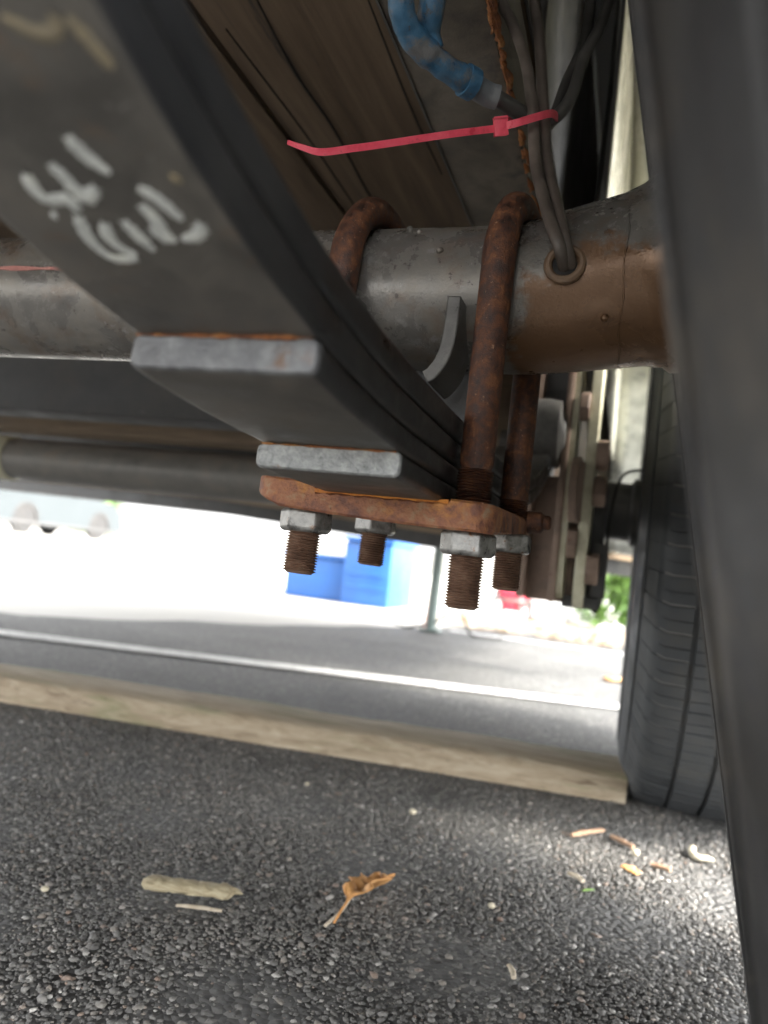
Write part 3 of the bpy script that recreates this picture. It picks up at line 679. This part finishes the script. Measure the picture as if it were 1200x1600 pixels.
def wheel(name, R, label, mw, clamp, rub='rubber'):
    hz = mw.translation.z
    m = MB()
    m.lathe([(.030, .214), (.034, .217), (.040, .214), (.044, .206), (.058, .199), (.085, .193), (.12, .186), (.145, .186), (.165, .193), (.19, .2), (.196, .214), (.202, .214)], 96, 'x')
    q = [(x-.0025 if 0 else x, r-.003) for x, r in [(.030, .214), (.044, .206), (.058, .199), (.085, .193), (.12, .186), (.145, .186), (.165, .193), (.19, .2), (.202, .214)]]
    m.lathe([(.150, .184), (.155, .15), (.140, .115), (.142, .07), (.150, .045)], 64, 'x')
    rim = m.build(name, 'rim', None)
    rim.matrix_world = mw
    rim.parent = TR; rim.matrix_parent_inverse = Matrix.Translation(-Vector(TR.location)); lab(rim, label)
    rim.matrix_basis = mw
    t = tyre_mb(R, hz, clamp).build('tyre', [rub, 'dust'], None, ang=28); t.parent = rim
    d = MB(); d.lathe([(-.030, .128), (-.026, .134), (.0, .134), (.002, .142), (.075, .142), (.10, .125), (.138, .12)], 64, 'x') if not clamp else d.lathe([(.030, .128), (.034, .142), (.10, .142), (.12, .125), (.138, .12)], 64, 'x')
    b_ = d.build('brake_drum', 'dark_steel', None); b_.parent = rim
    return rim
n = Vector((1, -.084, .195)).normalized()
yv = Vector((0, 1, 0)); yv = (yv-n*yv.dot(n)).normalized(); zv = n.cross(yv)
mw = Matrix.Translation(Vector((.084*YA-.195*.130, YA, H+.130))) @ Matrix((n, yv, zv)).transposed().to_4x4() @ Matrix.Translation((.0017, 0, 0))
# drum of the leaning wheel sits outboard of the sidewall plane
def near_wheel():
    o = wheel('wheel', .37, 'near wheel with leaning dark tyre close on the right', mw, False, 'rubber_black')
    for c in o.children:
        if c.name.startswith('brake_drum'): c.location.x = .075
near_wheel()
wheel('wheel', .365, 'far wheel with upright tyre standing beside the timber', Matrix.Translation((.0075, 1.14, .357)), True)

# far axle with its sleeve
m = MB(); m.tube([(-1.75, 1.14, H+.112), (-1.0, 1.14, H+.112), (.02, 1.14, H+.108)], .0375, 48)
a2 = lab(m.build('axle', 'axle2', TR), 'far axle tube running behind the spring')
q = MB(); q.lathe([(-1.40, .0385), (-1.40, .041), (-1.082, .041), (-1.080, .0385)], 48, 'x', (0, 1.14, H+.112)); lab(child(q, 'sleeve', 'cream_steel', a2), 'pale sleeve on the far axle')
# brake wire loop at the far hub
q = MB(); q.tube(spline([(.012, 1.0, H+.15), (-.012, .99, H+.142), (-.022, .98, H+.118), (-.026, .97, H+.07), (-.025, .96, H+.02), (-.027, .955, H-.018), (-.032, .95, H-.030), (-.037, .95, H-.022), (-.033, .95, H+.0)], 8), .0018, 8); child(q, 'brake_wire', 'hole', a2)
q = MB(); q.tube([(-.05, 1.14, H+.108), (-.004, 1.14, H+.108), (.0, 1.14, H+.108), (.05, 1.14, H+.108)], [.041, .041, .048, .048], 40); child(q, 'hub_collar', 'dark_steel', a2)

# ---------------- equaliser between the two springs
def hexbolt(part, x, y, z, axis_len=.012, af=.013):
    q = MB(); R = af/math.cos(math.pi/6); V = []
    for a in (0, axis_len):
        for j in range(6):
            t = j*math.pi/3+.3; V.append((x+a, y+R*math.cos(t), H+z+R*math.sin(t)))
    q.add(V, [(j, (j+1) % 6, 6+(j+1) % 6, 6+j) for j in range(6)]+[(5, 4, 3, 2, 1, 0), (6, 7, 8, 9, 10, 11)])
    ob = child(q, 'bolt', 'steel_brown', part); bv = ob.modifiers.new('bev', 'BEVEL'); bv.width = .0015; bv.segments = 2; return ob
def strap(name, mt, x, th, pts, wd, label=None):
    q = MB(); P = [(x, y, H+z) for y, z in pts]
    V = []; n_ = 14
    a, b = Vector((0, *pts[0])), Vector((0, *pts[-1])); d = (b-a).normalized(); s = Vector((0, -d.z, d.y))*wd
    loop = []
    for k in range(n_+1):
        t = -math.pi/2+math.pi*k/n_; loop.append(b+s*math.sin(t)+d*wd*math.cos(t))
    for k in range(n_+1):
        t = math.pi/2+math.pi*k/n_; loop.append(a+s*math.sin(t)+d*wd*math.cos(t))
    L_ = len(loop)
    for xx in (x, x+th):
        for p in loop: V.append((xx, p.y, H+p.z))
    q.add(V, [(j, (j+1) % L_, L_+(j+1) % L_, L_+j) for j in range(L_)]+[tuple(range(L_-1, -1, -1)), tuple(range(L_, 2*L_))])
    o = q.build(name, mt, TR)
    bv = o.modifiers.new('bev', 'BEVEL'); bv.width = .0012; bv.segments = 2; bv.limit_method = 'ANGLE'
    if label: lab(o, label)
    return o
hg = MB(); hg.box(-.098, -.052, .806, .816, H-.020, H+.108, bev=.003); hg.box(-.104, -.096, .78, .86, H-.018, H+.29, bev=.002); hg.box(-.0725, -.0655, .775, .86, H-.02, H+.288, bev=.002)
hgo = lab(hg.build('equaliser_hanger', 'steel_brown', TR), 'brown rusty hanger plate hanging from the frame rail')
s1 = strap('shackle', 'cream_steel', -.0665, .0075, ((.80, .215), (.80, .005)), .021, 'inner pale yellow shackle strap')
s2 = strap('shackle', 'cream_steel', -.0490, .0105, ((.80, .230), (.80, .0)), .024, 'outer pale yellow shackle strap')
for z in (.176, .094, .04): hexbolt(s1, -.0585, .782, z, .0095, .0140)
for z in (.128, .092, .016): hexbolt(s2, -.0384, .780, z, .012, .0140)
q = MB(); q.lathe([(-.115, .028), (-.115, .032), (-.068, .032), (-.068, .028)], 36, 'x', (0, .83, H+.185)); q.box(-.112, -.07, .80, .87, H+.19, H+.289, bev=.003)
q.build('hanger_tube', 'dark_steel', TR)
q = MB(); q.lathe([(-.122, .018), (-.118, .034), (-.090, .036), (-.076, .034), (-.074, .026), (-.070, .022), (-.068, .01)], 40, 'x', (0, .79, H+.148)); lab(q.build('bushing', 'grey_steel', TR), 'light grey round bushing behind the U-bolt')
q = MB(); q.box(-.056, -.026, .83, .845, H-.022, H+.10, bev=.003); q.box(-.034, -.020, .80, .83, H-.012, H+.042, bev=.002); q.box(-.06, -.024, .80, .82, H-.024, H-.012, bev=.002); q.build('equaliser_foot', 'dark_steel', TR)
strap('equaliser', 'steel_brown', -.0555, .0075, ((.72, .085), (.93, .10)), .030, 'brown equaliser arm between the straps')
q = MB(); q.box(-.139, -.081, .90, 1.36, H+.060, H+.095, bev=.003); q.build('rear_spring', 'leaf', TR)

# ---------------- wiring above the axle
def cable(name, pts, r, mt, label=None, part=None, n=12):
    q = MB(); P = spline([R_(*p) for p in pts], 10); q.tube(P, r, n)
    o = q.build(name, mt, TR) if part is None else child(q, name, mt, part)
    if label: lab(o, label)
    return o
cable('wire', [(-0.0998, 0.4, 0.3244), (-0.0858, 0.395, 0.2985), (-0.0743, 0.388, 0.2691), (-0.0664, 0.38, 0.2355), (-0.0607, 0.372, 0.2036), (-0.0497, 0.357, 0.1699), (-0.0423, 0.352, 0.1521), (-0.0401, 0.37, 0.1440)], .0031, 'wire', 'brown grey brake wire entering the axle, left of the pair')
cable('wire', [(-0.0795, 0.41, 0.3296), (-0.0718, 0.402, 0.2966), (-0.0671, 0.395, 0.2696), (-0.0618, 0.386, 0.2388), (-0.0556, 0.376, 0.2056), (-0.0464, 0.361, 0.1749), (-0.0396, 0.354, 0.1529), (-0.0367, 0.37, 0.1450)], .0030, 'wire', 'brown grey brake wire entering the axle, right of the pair')
cable('wire', [(-0.0368, 0.43, 0.3437), (-0.0411, 0.42, 0.3101), (-0.0473, 0.41, 0.2851), (-0.0505, 0.4, 0.2571), (-0.0574, 0.393, 0.241), (-.0655, .392, .238)], .0033, 'wire_dark', 'dark grey wire curving up beside the fender')
cable('wire', [(-0.0501, 0.44, 0.3494), (-0.0496, 0.43, 0.3106), (-0.0552, 0.41, 0.2712), (-0.0596, 0.4, 0.2436), (-.067, .396, .236)], .0031, 'wire_dark', 'dark grey wire behind the other fender wire')
cable('wire', [(-0.0760, 0.43, 0.35), (-0.0740, 0.42, 0.31), (-0.0700, 0.41, 0.28), (-.0655, .402, .25)], .0028, 'wire_dark')
cable('wire', [(-.046, .60, .47), (-.047, .61, .38), (-.0495, .615, .30), (-.0505, .62, .255)], .002, 'hole')
bc = cable('wire_connector', [(-0.1207, 0.31, 0.2748), (-0.1216, 0.318, 0.2547), (-0.118, 0.33, 0.247), (-0.1071, 0.345, 0.2424), (-0.0959, 0.36, 0.2421)], [(.0060 if (i//9) % 2 else .0066)+.0002*math.sin(i*1.3) for i in range(41)], 'blue_sleeve', 'blue crimp sleeve joining the brake wires', n=20)
cable('wire_connector', [(-0.1081, 0.322, 0.2816), (-0.1103, 0.329, 0.2622), (-0.1136, 0.337, 0.2541), (-.112, .341, .2475)], .0062, 'blue_sleeve', 'second blue crimp sleeve bent upwards', n=20)
cable('sleeve_collar', [(-.0985, .357, .2422), (-.0945, .3615, .242)], .0078, 'blue_sleeve', part=bc, n=20)
cable('sleeve_end', [(-0.0955, 0.361, 0.2421), (-0.0885, 0.3685, 0.2411), (-.0835, .371, .2405)], .0058, 'grey_sleeve', part=bc, n=20)
cable('lead', [(-.085, .3705, .2407), (-.0765, .378, .2385), (-.0667, .388, .2365)], .0042, 'wire_dark', part=bc, n=14)
cable('sleeve_tip', [(-.1085, .321, .287), (-.1083, .322, .2805)], .0066, 'grey_sleeve', part=bc, n=16)

def tie():
    P = spline([R_(*p) for p in [(-0.1793, 0.335, 0.2021), (-0.1706, 0.336, 0.1992), (-0.1616, 0.338, 0.1977), (-.1480, .344, .2022), (-0.1341, 0.35, 0.207), (-0.1051, 0.362, 0.2172), (-0.0823, 0.3715, 0.2245)]], 8)
    q = MB(); k = len(P); wd = []; th = []
    for i in range(k):
        a = i/(k-1); d = (P[min(i+1, k-1)]-P[max(i-1, 0)]).normalized()
        wdt = .0010+.0007*min(1, a*3); v = Vector((0, -.55, .835)); v = (v-d*v.dot(d)).normalized(); t = d.cross(v)
        wd.append(v*wdt); th.append(t*.00065)
    q.ribbon(P, None, wd, th); o = lab(q.build('cable_tie', 'red_tie', TR), 'bright red cable tie with a long untrimmed tail')
    q = MB(); c = R_(-.0805, .3705, .2248); d = Vector((.95, .24, .2)).normalized(); v = Vector((0, -.45, .89)); v = (v-d*v.dot(d)).normalized(); t = d.cross(v)
    bm = bmesh.new(); bmesh.ops.create_cube(bm, size=1)
    for x in bm.verts: x.co = c+d*x.co.x*.0052+v*x.co.y*.0072+t*x.co.z*.0056
    bmesh.ops.bevel(bm, geom=list(bm.edges), offset=.0008, segments=2, affect='EDGES'); q.bm(bm); child(q, 'tie_head', 'red_tie', o)
    q = MB(); P = spline([R_(*p) for p in [(-0.0800, 0.371, 0.2249), (-0.0722, 0.3672, 0.2240), (-0.0645, 0.3695, 0.2275), (-0.0570, 0.378, 0.2345), (-0.0565, 0.395, 0.242), (-0.066, 0.405, 0.2495), (-0.0770, 0.398, 0.2459), (-0.0820, 0.384, 0.2346), (-.0805, .3725, .226)]], 8)
    wd = []; th = []; k = len(P)
    for i in range(k):
        d = (P[min(i+1, k-1)]-P[max(i-1, 0)]).normalized(); v = Vector((0, -.5, .86)); v = (v-d*v.dot(d)).normalized(); t = d.cross(v); wd.append(v*.0018); th.append(t*.0006)
    q.ribbon(P, None, wd, th); child(q, 'tie_loop', 'red_tie', o)
tie()

# ------------------------------------------------------------------ timber on the ground
def ground_timber():
    a = Vector((-1.55, .845)); b = Vector((.017, 1.040)); d = (b-a).normalized(); nrm = Vector((-d.y, d.x)); L_ = (b-a).length
    m = MB(); n = 70; sec = [(-.045, .0), (-.045, .027), (-.043, .0315), (-.038, .035), (.052, .035), (.056, .032), (.058, .027), (.058, 0)]
    V = []
    for i in range(n+1):
        t = i/n; p = a+d*L_*t
        for k, (u, z) in enumerate(sec):
            j = .0022*mnoise.noise((t*14, u*40, z*50)) + .0012*mnoise.noise((t*70, u*90, k))
            q = p+nrm*(u+j); V.append((q.x, q.y, max(.0015, z+j) if z > .001 else .0015))
    k = len(sec); F = [(i*k+j, i*k+(j+1) % k, (i+1)*k+(j+1) % k, (i+1)*k+j) for i in range(n) for j in range(k)]
    F += [tuple(range(k-1, -1, -1)), tuple(n*k+j for j in range(k))]
    m.add(V, F); o = m.build('timber', 'plank', None, ang=50)
    tag(o, 'long weathered tan timber lying on the asphalt against the far tyre', 'timber')
ground_timber()

# ------------------------------------------------------------------ litter on the asphalt
def blob(name, pts, rad, mt, label, cat, n=10, flat=.7, group=None):
    m = MB(); P = spline([Vector(p) for p in pts], 6); k = len(P)
    rr = [rad*(.55+.45*math.sin(math.pi*min(1, max(0, (i+.8)/(k+.6))))**.4)*(1+.16*mnoise.noise((i*.6, pts[0][0]*99, 1))) for i in range(k)]
    m.tube(P, rr, n, sq=(flat, 1)); o = m.build(name, mt, None, ang=70)
    for v in o.data.vertices:
        v.co += Vector((mnoise.noise(v.co*260), mnoise.noise(v.co*260+Vector((9, 0, 0))), mnoise.noise(v.co*260+Vector((0, 9, 0)))))*rad*.18
    tag(o, label, cat, group); return o
def chip():
    a = Vector((-.3105, .503, .0075)); b = Vector((-.2475, .5225, .0075)); m = MB(); d = (b-a); n = 22; V = []; k = 12
    s = Vector((-d.y, d.x, 0)).normalized()
    for i in range(n+1):
        t = i/n; p = a+d*t; e = min(1, min(t, 1-t)*9+.45)
        kn = 1+.10*math.exp(-((t-.1)/.10)**2)+.12*math.exp(-((t-.93)/.05)**2)+.10*mnoise.noise((t*11, 3, 3))
        for j in range(k):
            ph = 2*math.pi*j/k; wv = .0080*e*kn*(1+.30*mnoise.noise((t*8, ph, 2))); hv = .0042*e*kn*(1+.5*mnoise.noise((t*14, ph, 5)))
            V.append(p+s*wv*math.cos(ph)+Vector((0, 0, hv*math.sin(ph))))
    m.add(V, [(i*k+j, i*k+(j+1) % k, (i+1)*k+(j+1) % k, (i+1)*k+j) for i in range(n) for j in range(k)]+[tuple(range(k-1, -1, -1)), tuple(n*k+j for j in range(k))])
    m.tube([b-d*.05+Vector((0, 0, .001)), b+d*.03+s*.002, b+d*.10+s*-.001], [.003, .0022, .0004], 6)
    o = m.build('wood_chip', 'bark', None, ang=40); tag(o, 'knobbly pale tan piece of bark lying on the asphalt', 'bark')
chip()
blob('twig', [(-.2745, .4901, .0045), (-.26, .496, .0042), (-.2437, .4992, .0045)], .0017, 'twig', 'thin pale splinter lying just below the piece of bark', 'twig')
def leaf():
    # lobed oak leaf, curled, standing a little off the ground; stem to the lower left
    base = Vector((-.1705, .5240, .004)); tip = Vector((-.1625, .604, .016)); d = tip-base
    s = Vector((d.y, -d.x, 0)).normalized(); rows = []
    prof = [(0, .0008), (.12, .0009), (.24, .001), (.28, .003), (.32, .0085), (.36, .0125), (.40, .0120), (.44, .0088), (.48, .0082), (.52, .0125), (.56, .0172), (.60, .0185), (.64, .0165), (.68, .0118), (.72, .0105), (.76, .0130), (.80, .0150), (.84, .0138), (.88, .0098), (.92, .0085), (.96, .0060), (1, .0015)]
    m = MB(); V = []; k = 9
    for t, wv in prof:
        p = base+d*t+Vector((0, 0, .006*math.sin(t*5)))
        for j in range(k):
            u = (j-4)/4; asym = 1.25 if u > 0 else .75
            wv2 = wv*.95; V.append(p+s*wv2*u*asym+Vector((0, 0, (.75*abs(u)**1.5*wv if u > 0 else .35*abs(u)*wv)*(1 if t > .25 else 0)+.0022*math.sin(t*23+u*3)*(1 if t > .25 else 0))))
    m.add(V, [(i*k+j, i*k+j+1, (i+1)*k+j+1, (i+1)*k+j) for i in range(len(prof)-1) for j in range(k-1)])
    o = m.build('dry_leaf', 'dry_leaf', None, ang=80); sm = o.modifiers.new('t', 'SOLIDIFY'); sm.thickness = .0006
    tag(o, 'curled orange brown lobed leaf lying on the dark asphalt', 'leaf')
    q = MB(); q.tube(spline([base+Vector((-.004, -.006, 0)), base+d*.15+Vector((-.001, 0, .0015)), base+d*.35+Vector((0, 0, .006))], 6), .0011, 8); child(q, 'stem', 'twig', o)
leaf()
def pebble(x, y, r, mt, label):
    bm = bmesh.new(); bmesh.ops.create_icosphere(bm, subdivisions=2, radius=r)
    for v in bm.verts:
        v.co *= 1+.28*mnoise.noise(v.co*180+Vector((x*50, y*50, 0))); v.co.z *= .75; v.co += Vector((x, y, .0015+r*.7))
    m = MB(); m.bm(bm); tag(m.build('pebble', mt, None, ang=60), label, 'pebble', 'loose pebbles on the asphalt')
pebble(-.187, .793, .0040, 'pebble', 'round cream pebble alone below the middle of the timber')
pebble(.031, .813, .0042, 'pebble', 'cream pebble beside the brown wood bits near the far tyre')
pebble(-.076, .616, .0028, 'pebble', 'small pale pebble to the right of the dry leaf')
pebble(-.314, .814, .0024, 'pebble', 'small tan pebble close to the timber, left of the others')
pebble(-.364, .466, .0026, 'pebble', 'small grey-white pebble to the left of the bark')
blob('wood_bit', [(-.0298, .827, .004), (-.014, .848, .0045), (.0003, .866, .004)], .0035, 'brown_bit', 'straight brown wood bit left of the cream pebble, below the far tyre', 'wood bit')
blob('wood_bit', [(.0083, .8504, .004), (.018, .842, .004), (.0299, .8302, .004)], .0034, 'brown_bit', 'brown wood bit touching the cream pebble by the far tyre', 'wood bit')
blob('wood_bit', [(.0455, .7918, .004), (.054, .790, .004), (.0621, .7855, .004)], .003, 'brown_bit', 'small reddish wood bit right of the orange leaf scrap', 'wood bit')
blob('wood_bit', [(-.0256, .7204, .004), (-.018, .716, .004), (-.012, .7089, .004)], .0026, 'twig', 'short pale stick below the straight brown wood bit', 'wood bit')
blob('wood_bit', [(-.0506, .5315, .004), (-.047, .525, .004), (-.0453, .517, .004)], .002, 'twig', 'tiny tan splinter near the lower edge, right of the leaf', 'wood bit')
blob('seed_pod', [(.0868, .8638, .006), (.0852, .848, .005), (.0885, .838, .005), (.0960, .838, .005), (.1040, .8395, .005)], .0042, 'pebble', 'bent cream seed pod on the bright asphalt by the near tyre', 'seed pod')
blob('leaf_scrap', [(.020, .772, .003), (.0265, .7668, .004), (.034, .762, .003)], .006, 'dry_leaf', 'small flat orange leaf scrap near the cream pebble', 'leaf', flat=.25)
blob('leaf_scrap', [(-.03, 2.24, .006), (-.012, 2.25, .008), (.006, 2.27, .006)], .022, 'dry_leaf', 'orange leaf between the white lines beside the far tyre', 'leaf', flat=.25)
blob('leaf_scrap', [(-.012, .69, .003), (-.0071, .6942, .0035), (-.003, .698, .003)], .0017, 'foliage', 'tiny green leaf scrap below the orange scrap', 'leaf', flat=.4)

# ------------------------------------------------------------------ background
def leaf_cloud(name, c, rad, n, size, mt, parent=None, seed=1):
    r = np.random.default_rng(seed)
    # several off-centre clumps make an uneven outline
    K = 9; cc = r.normal(0, .42, (K, 3)); cr_ = r.uniform(.32, .62, K); w_ = r.integers(0, K, n)
    d = r.normal(0, 1, (n, 3)); d /= np.linalg.norm(d, axis=1)[:, None]; rr = r.random(n)**.45
    P = (cc[w_]+d*(rr*cr_[w_])[:, None])*np.array(rad)+np.array(c); P[:, 2] = np.maximum(P[:, 2], size)
    u = r.normal(0, 1, (n, 3)); u /= np.linalg.norm(u, axis=1)[:, None]; v = np.cross(u, r.normal(0, 1, (n, 3))); v /= np.linalg.norm(v, axis=1)[:, None]
    s = size*r.uniform(.6, 1.3, n)[:, None]
    V = np.stack([P-u*s, P+v*s*.45, P+u*s, P-v*s*.45], 1).reshape(-1, 3)
    F = np.arange(4*n).reshape(n, 4)
    me = bpy.data.meshes.new(name); me.from_pydata(V.tolist(), [], F.tolist()); me.materials.append(M[mt]); me.update()
    o = bpy.data.objects.new(name, me); S.collection.objects.link(o)
    if parent: o.parent = parent
    return o
def bush(x, y, rad, n, size, label, seed, group='shrubs beyond the lot'):
    m = MB()
    for k in range(6):
        a = k*1.05+seed; m.tube(spline([(x+.03*math.cos(a), y+.03*math.sin(a), -.02), (x+.3*rad[0]*math.cos(a), y+.3*rad[1]*math.sin(a), rad[2]*.6), (x+.6*rad[0]*math.cos(a), y+.6*rad[1]*math.sin(a), rad[2]*1.2)], 5), .012, 6)
    t = thing('shrub', label, 'shrub', (x, y, -.02), group)
    st = m.build('stem', 'wood_stem', t)
    c = leaf_cloud('crown', (x, y, rad[2]*.8), rad, n, size, 'foliage', None, seed); adopt(c, t)
bush(.06, 5.15, (.26, .3, .42), 4200, .03, 'bright green shrub seen between the hub and the far tyre', 3)
for i, (x, y, lb) in enumerate(((-20, 25.5, 'green hedge shrub behind the white car at far left'),)):
    bush(x, y, (1.5, 1.0, 1.1), 2600, .12, lb, 11+i, 'hedge shrubs across the lot')

# leaf litter at the lot's edge
m = MB()
for i in range(1800):
    x = random.uniform(-.9, .6); y = random.gauss(4.0, .35); s = random.uniform(.012, .035); a = random.random()*6.28; z = .006+random.random()*.012
    y = max(3.4, y)
    c_, s_ = math.cos(a)*s, math.sin(a)*s
    m.add([(x-c_, y-s_, z), (x+s_*.5, y-c_*.5, z+.008*random.random()), (x+c_, y+s_, z+.004), (x-s_*.5, y+c_*.5, z+.008*random.random())], [(0, 1, 2, 3)])
tag(m.build('leaf_litter', 'litter', None, smooth=False), 'brown leaf litter along the edge of the asphalt', 'leaf litter', kind='stuff')

# low pale wall closing the lot
def wall():
    t = thing('boundary_wall', 'low pale concrete wall across the far side of the lot', 'wall', (-8, 31, 0))
    m = MB(); m.box(-34, 22, 31, 31.25, -.02, .9, bev=.02); m.build('wall_body', 'concrete', t)
    m = MB(); m.box(-34, 22, 30.95, 31.3, .9, .98, bev=.02); m.build('coping', 'white', t)
wall()

# parked white car, side-on to the left
def car():
    X0 = -13.1; yr, yf = 14.35, 16.95       # axle positions along Y
    t = thing('parked_car', 'white car parked side-on at the far left of the lot', 'car', (X0-.85, 15.6, -.02))
    bot = .20
    side = [(13.35, .42), (13.38, .85), (13.55, 1.0), (14.1, 1.04), (14.55, 1.5), (15.9, 1.52), (16.6, 1.06), (17.55, .95), (17.85, .72), (17.88, .35), (17.7, bot)]
    arch = lambda yc: [(yc+.40*math.cos(a), .31+.40*math.sin(a)) for a in np.linspace(-.28, math.pi+.28, 14)]
    low = [(17.7, bot)]+arch(yf)+arch(yr)+[(13.5, bot)]
    out = side[:-1]+low
    m = MB(); V = []
    for x, k in ((X0, .97), (X0-.06, 1), (X0-1.64, 1), (X0-1.70, .97)):
        for (y, z) in out:
            tz = max(0, z-1.0)*.25; V.append((x-(tz if x > X0-.8 else -tz), 15.6+(y-15.6)*(k if z > .6 else 1), z-.02))
    n = len(out); F = [(i*n+j, i*n+(j+1) % n, (i+1)*n+(j+1) % n, (i+1)*n+j) for i in range(3) for j in range(n)]
    F += [tuple(range(n)), tuple(3*n+j for j in range(n-1, -1, -1))]
    m.add(V, F); m.build('body', 'silver', t, ang=30)
    for (a, b) in (((14.45, 1.08), (15.15, 1.42)), ((15.22, 1.08), (16.15, 1.42))):
        m = MB(); m.add([(X0+.006-.02, a[0], a[1]), (X0+.006-.02, b[0]+.2, a[1]), (X0-.10, b[0]-.05, b[1]), (X0-.10, a[0]+.2, b[1])], [(0, 1, 2, 3)]); m.build('side_window', 'glass', t, smooth=False)
    for y in (yr, yf):
        m = MB(); m.lathe([(X0+.006, .33), (X0+.012, .40), (X0+.006, .415)], 40, 'x', (0, y, .29), closed=True); m.build('wheel_arch', 'rubber_black', t)
    m = MB(); m.box(X0-.02, X0+.03, 13.5, 17.75, .2, .27, bev=.01); m.build('sill', 'dark_steel', t)
    for y in (13.4, 17.86):
        m = MB(); m.box(X0-.3, X0-.04, y-.02, y+.03, .62, .76, bev=.02); m.build('lamp', 'glass', t)
    for y in (yr, yf):
        for x in (X0-.2, X0-1.7):
            m = MB(); m.lathe([(x, .2), (x, .30), (x+.03, .33), (x+.17, .33), (x+.2, .30), (x+.2, .2)], 40, 'x', (0, y, .31)); wl = m.build('wheel', 'rubber_black', t)
            m = MB(); m.lathe([(x+.185, .205), (x+.195, .19), (x+.175, .15), (x+.185, .06), (x+.195, .0)], 40, 'x', (0, y, .31)); child(m, 'rim', 'hub_cap', wl)
car()

# blue storage box, taller on its right
def blue_box():
    t = thing('blue_box', 'blue plastic box standing on the bright ground behind the bolts', 'box', (-1.75, 4.6, -.02))
    m = MB(); m.box(-2.02, -1.64, 4.45, 4.95, -.018, .235, bev=.015); a = m.build('low_bin', 'blue_bin', t)
    m = MB(); m.box(-2.04, -1.635, 4.43, 4.97, .236, .262, bev=.008); child(m, 'lid', 'blue_bin', a)
    m = MB(); m.box(-1.63, -1.33, 4.40, 4.95, -.018, .36, bev=.015); b = m.build('tall_bin', 'blue_bin', t)
    m = MB(); m.box(-1.64, -1.32, 4.38, 4.97, .361, .39, bev=.008); child(m, 'lid', 'blue_bin', b)
    for z in (.08, .16): 
        m = MB(); m.box(-1.60, -1.36, 4.392, 4.399, z, z+.02, bev=.003); child(m, 'rib', 'blue_bin', b)
blue_box()
def post():
    t = thing('steel_prop', 'slim grey green steel prop standing on the asphalt under the trailer tail', 'prop', (-.72, 3.02, 0))
    m = MB(); m.tube([(-.72, 3.02, .012), (-.72, 3.02, .60)], .021, 20); m.build('pole', 'post', t)
    m = MB(); m.box(-.76, -.68, 2.98, 3.06, .004, .012, bev=.002); bp = m.build('base_plate', 'post', t)
    for sx in (-1, 1):
        m = MB(); m.tube([(-.72+sx*.03, 3.0, .012), (-.72+sx*.03, 3.0, .02)], .006, 6); child(m, 'bolt', 'zinc', bp)
post()
m = MB(); m.tube([(-.785, 3.2, -.01), (-.77, 3.2, .42)], .008, 10); tag(m.build('marker_stake', 'stake', None), 'thin orange red stake just left of the steel prop', 'stake')
for i, (pts, lb) in enumerate((([(-.74, 3.0, .03), (-.83, 3.05, .006), (-.95, 3.2, .006), (-1.1, 3.25, .006)], 'dark cable looping left of the steel prop'),
                               ([(-.70, 3.0, .04), (-.63, 3.1, .10), (-.56, 3.05, .008), (-.45, 3.1, .006)], 'dark cable looping right of the steel prop'))):
    m = MB(); m.tube(spline(pts, 8), .005, 8); tag(m.build('cable', 'wire_dark', None), lb, 'cable')
def red_pail():
    t = thing('pail', 'red pail in a grey stand on the leaf litter beyond the bolts', 'pail', (-.73, 5.2, -.02))
    m = MB(); m.lathe([(.05, .06), (.09, .085), (.22, .125), (.24, .135), (.245, .13), (.23, .12), (.10, .08), (.09, 0)], 32, 'z', (-.70, 5.2, -.02)); m.build('bucket', 'red_plastic', t)
    for k in range(4):
        a = k*math.pi/2+.6; m = MB(); m.tube([(-.71+.14*math.cos(a), 5.2+.14*math.sin(a), -.018), (-.71+.11*math.cos(a), 5.2+.11*math.sin(a), .16)], .012, 10); m.build('leg', 'grey_steel', t)
    m = MB(); m.tube([(-.71+.128*math.cos(a), 5.2+.128*math.sin(a), .10) for a in np.linspace(0, 6.283, 25)], .010, 8); m.build('hoop', 'grey_steel', t)
red_pail()
def sack(x, y, w_, d_, h_, label):
    bm = bmesh.new(); bmesh.ops.create_cube(bm, size=1); bmesh.ops.subdivide_edges(bm, edges=list(bm.edges), cuts=6, use_grid_fill=True)
    for v in bm.verts:
        c = v.co; l = c.length; k = 1-.32*max(0, (c.xy.length-.4))-.2*max(0, abs(c.z)-.3)
        c = Vector((c.x*k*w_, c.y*k*d_, c.z*h_*(1-.5*c.xy.length**3))); c += Vector((mnoise.noise(c*9+Vector((x, 0, 0))), mnoise.noise(c*9+Vector((0, y, 0))), 0))*.02
        v.co = c+Vector((x, y, h_*.5-.02))
    m = MB(); m.bm(bm); tag(m.build('sack', 'white', None, ang=70), label, 'sack', 'white sacks beyond the leaf litter')
sack(-.50, 5.3, .22, .2, .34, 'white sack beside the red pail')
sack(-.27, 5.5, .26, .22, .27, 'low white sack between the red pail and the green shrub')
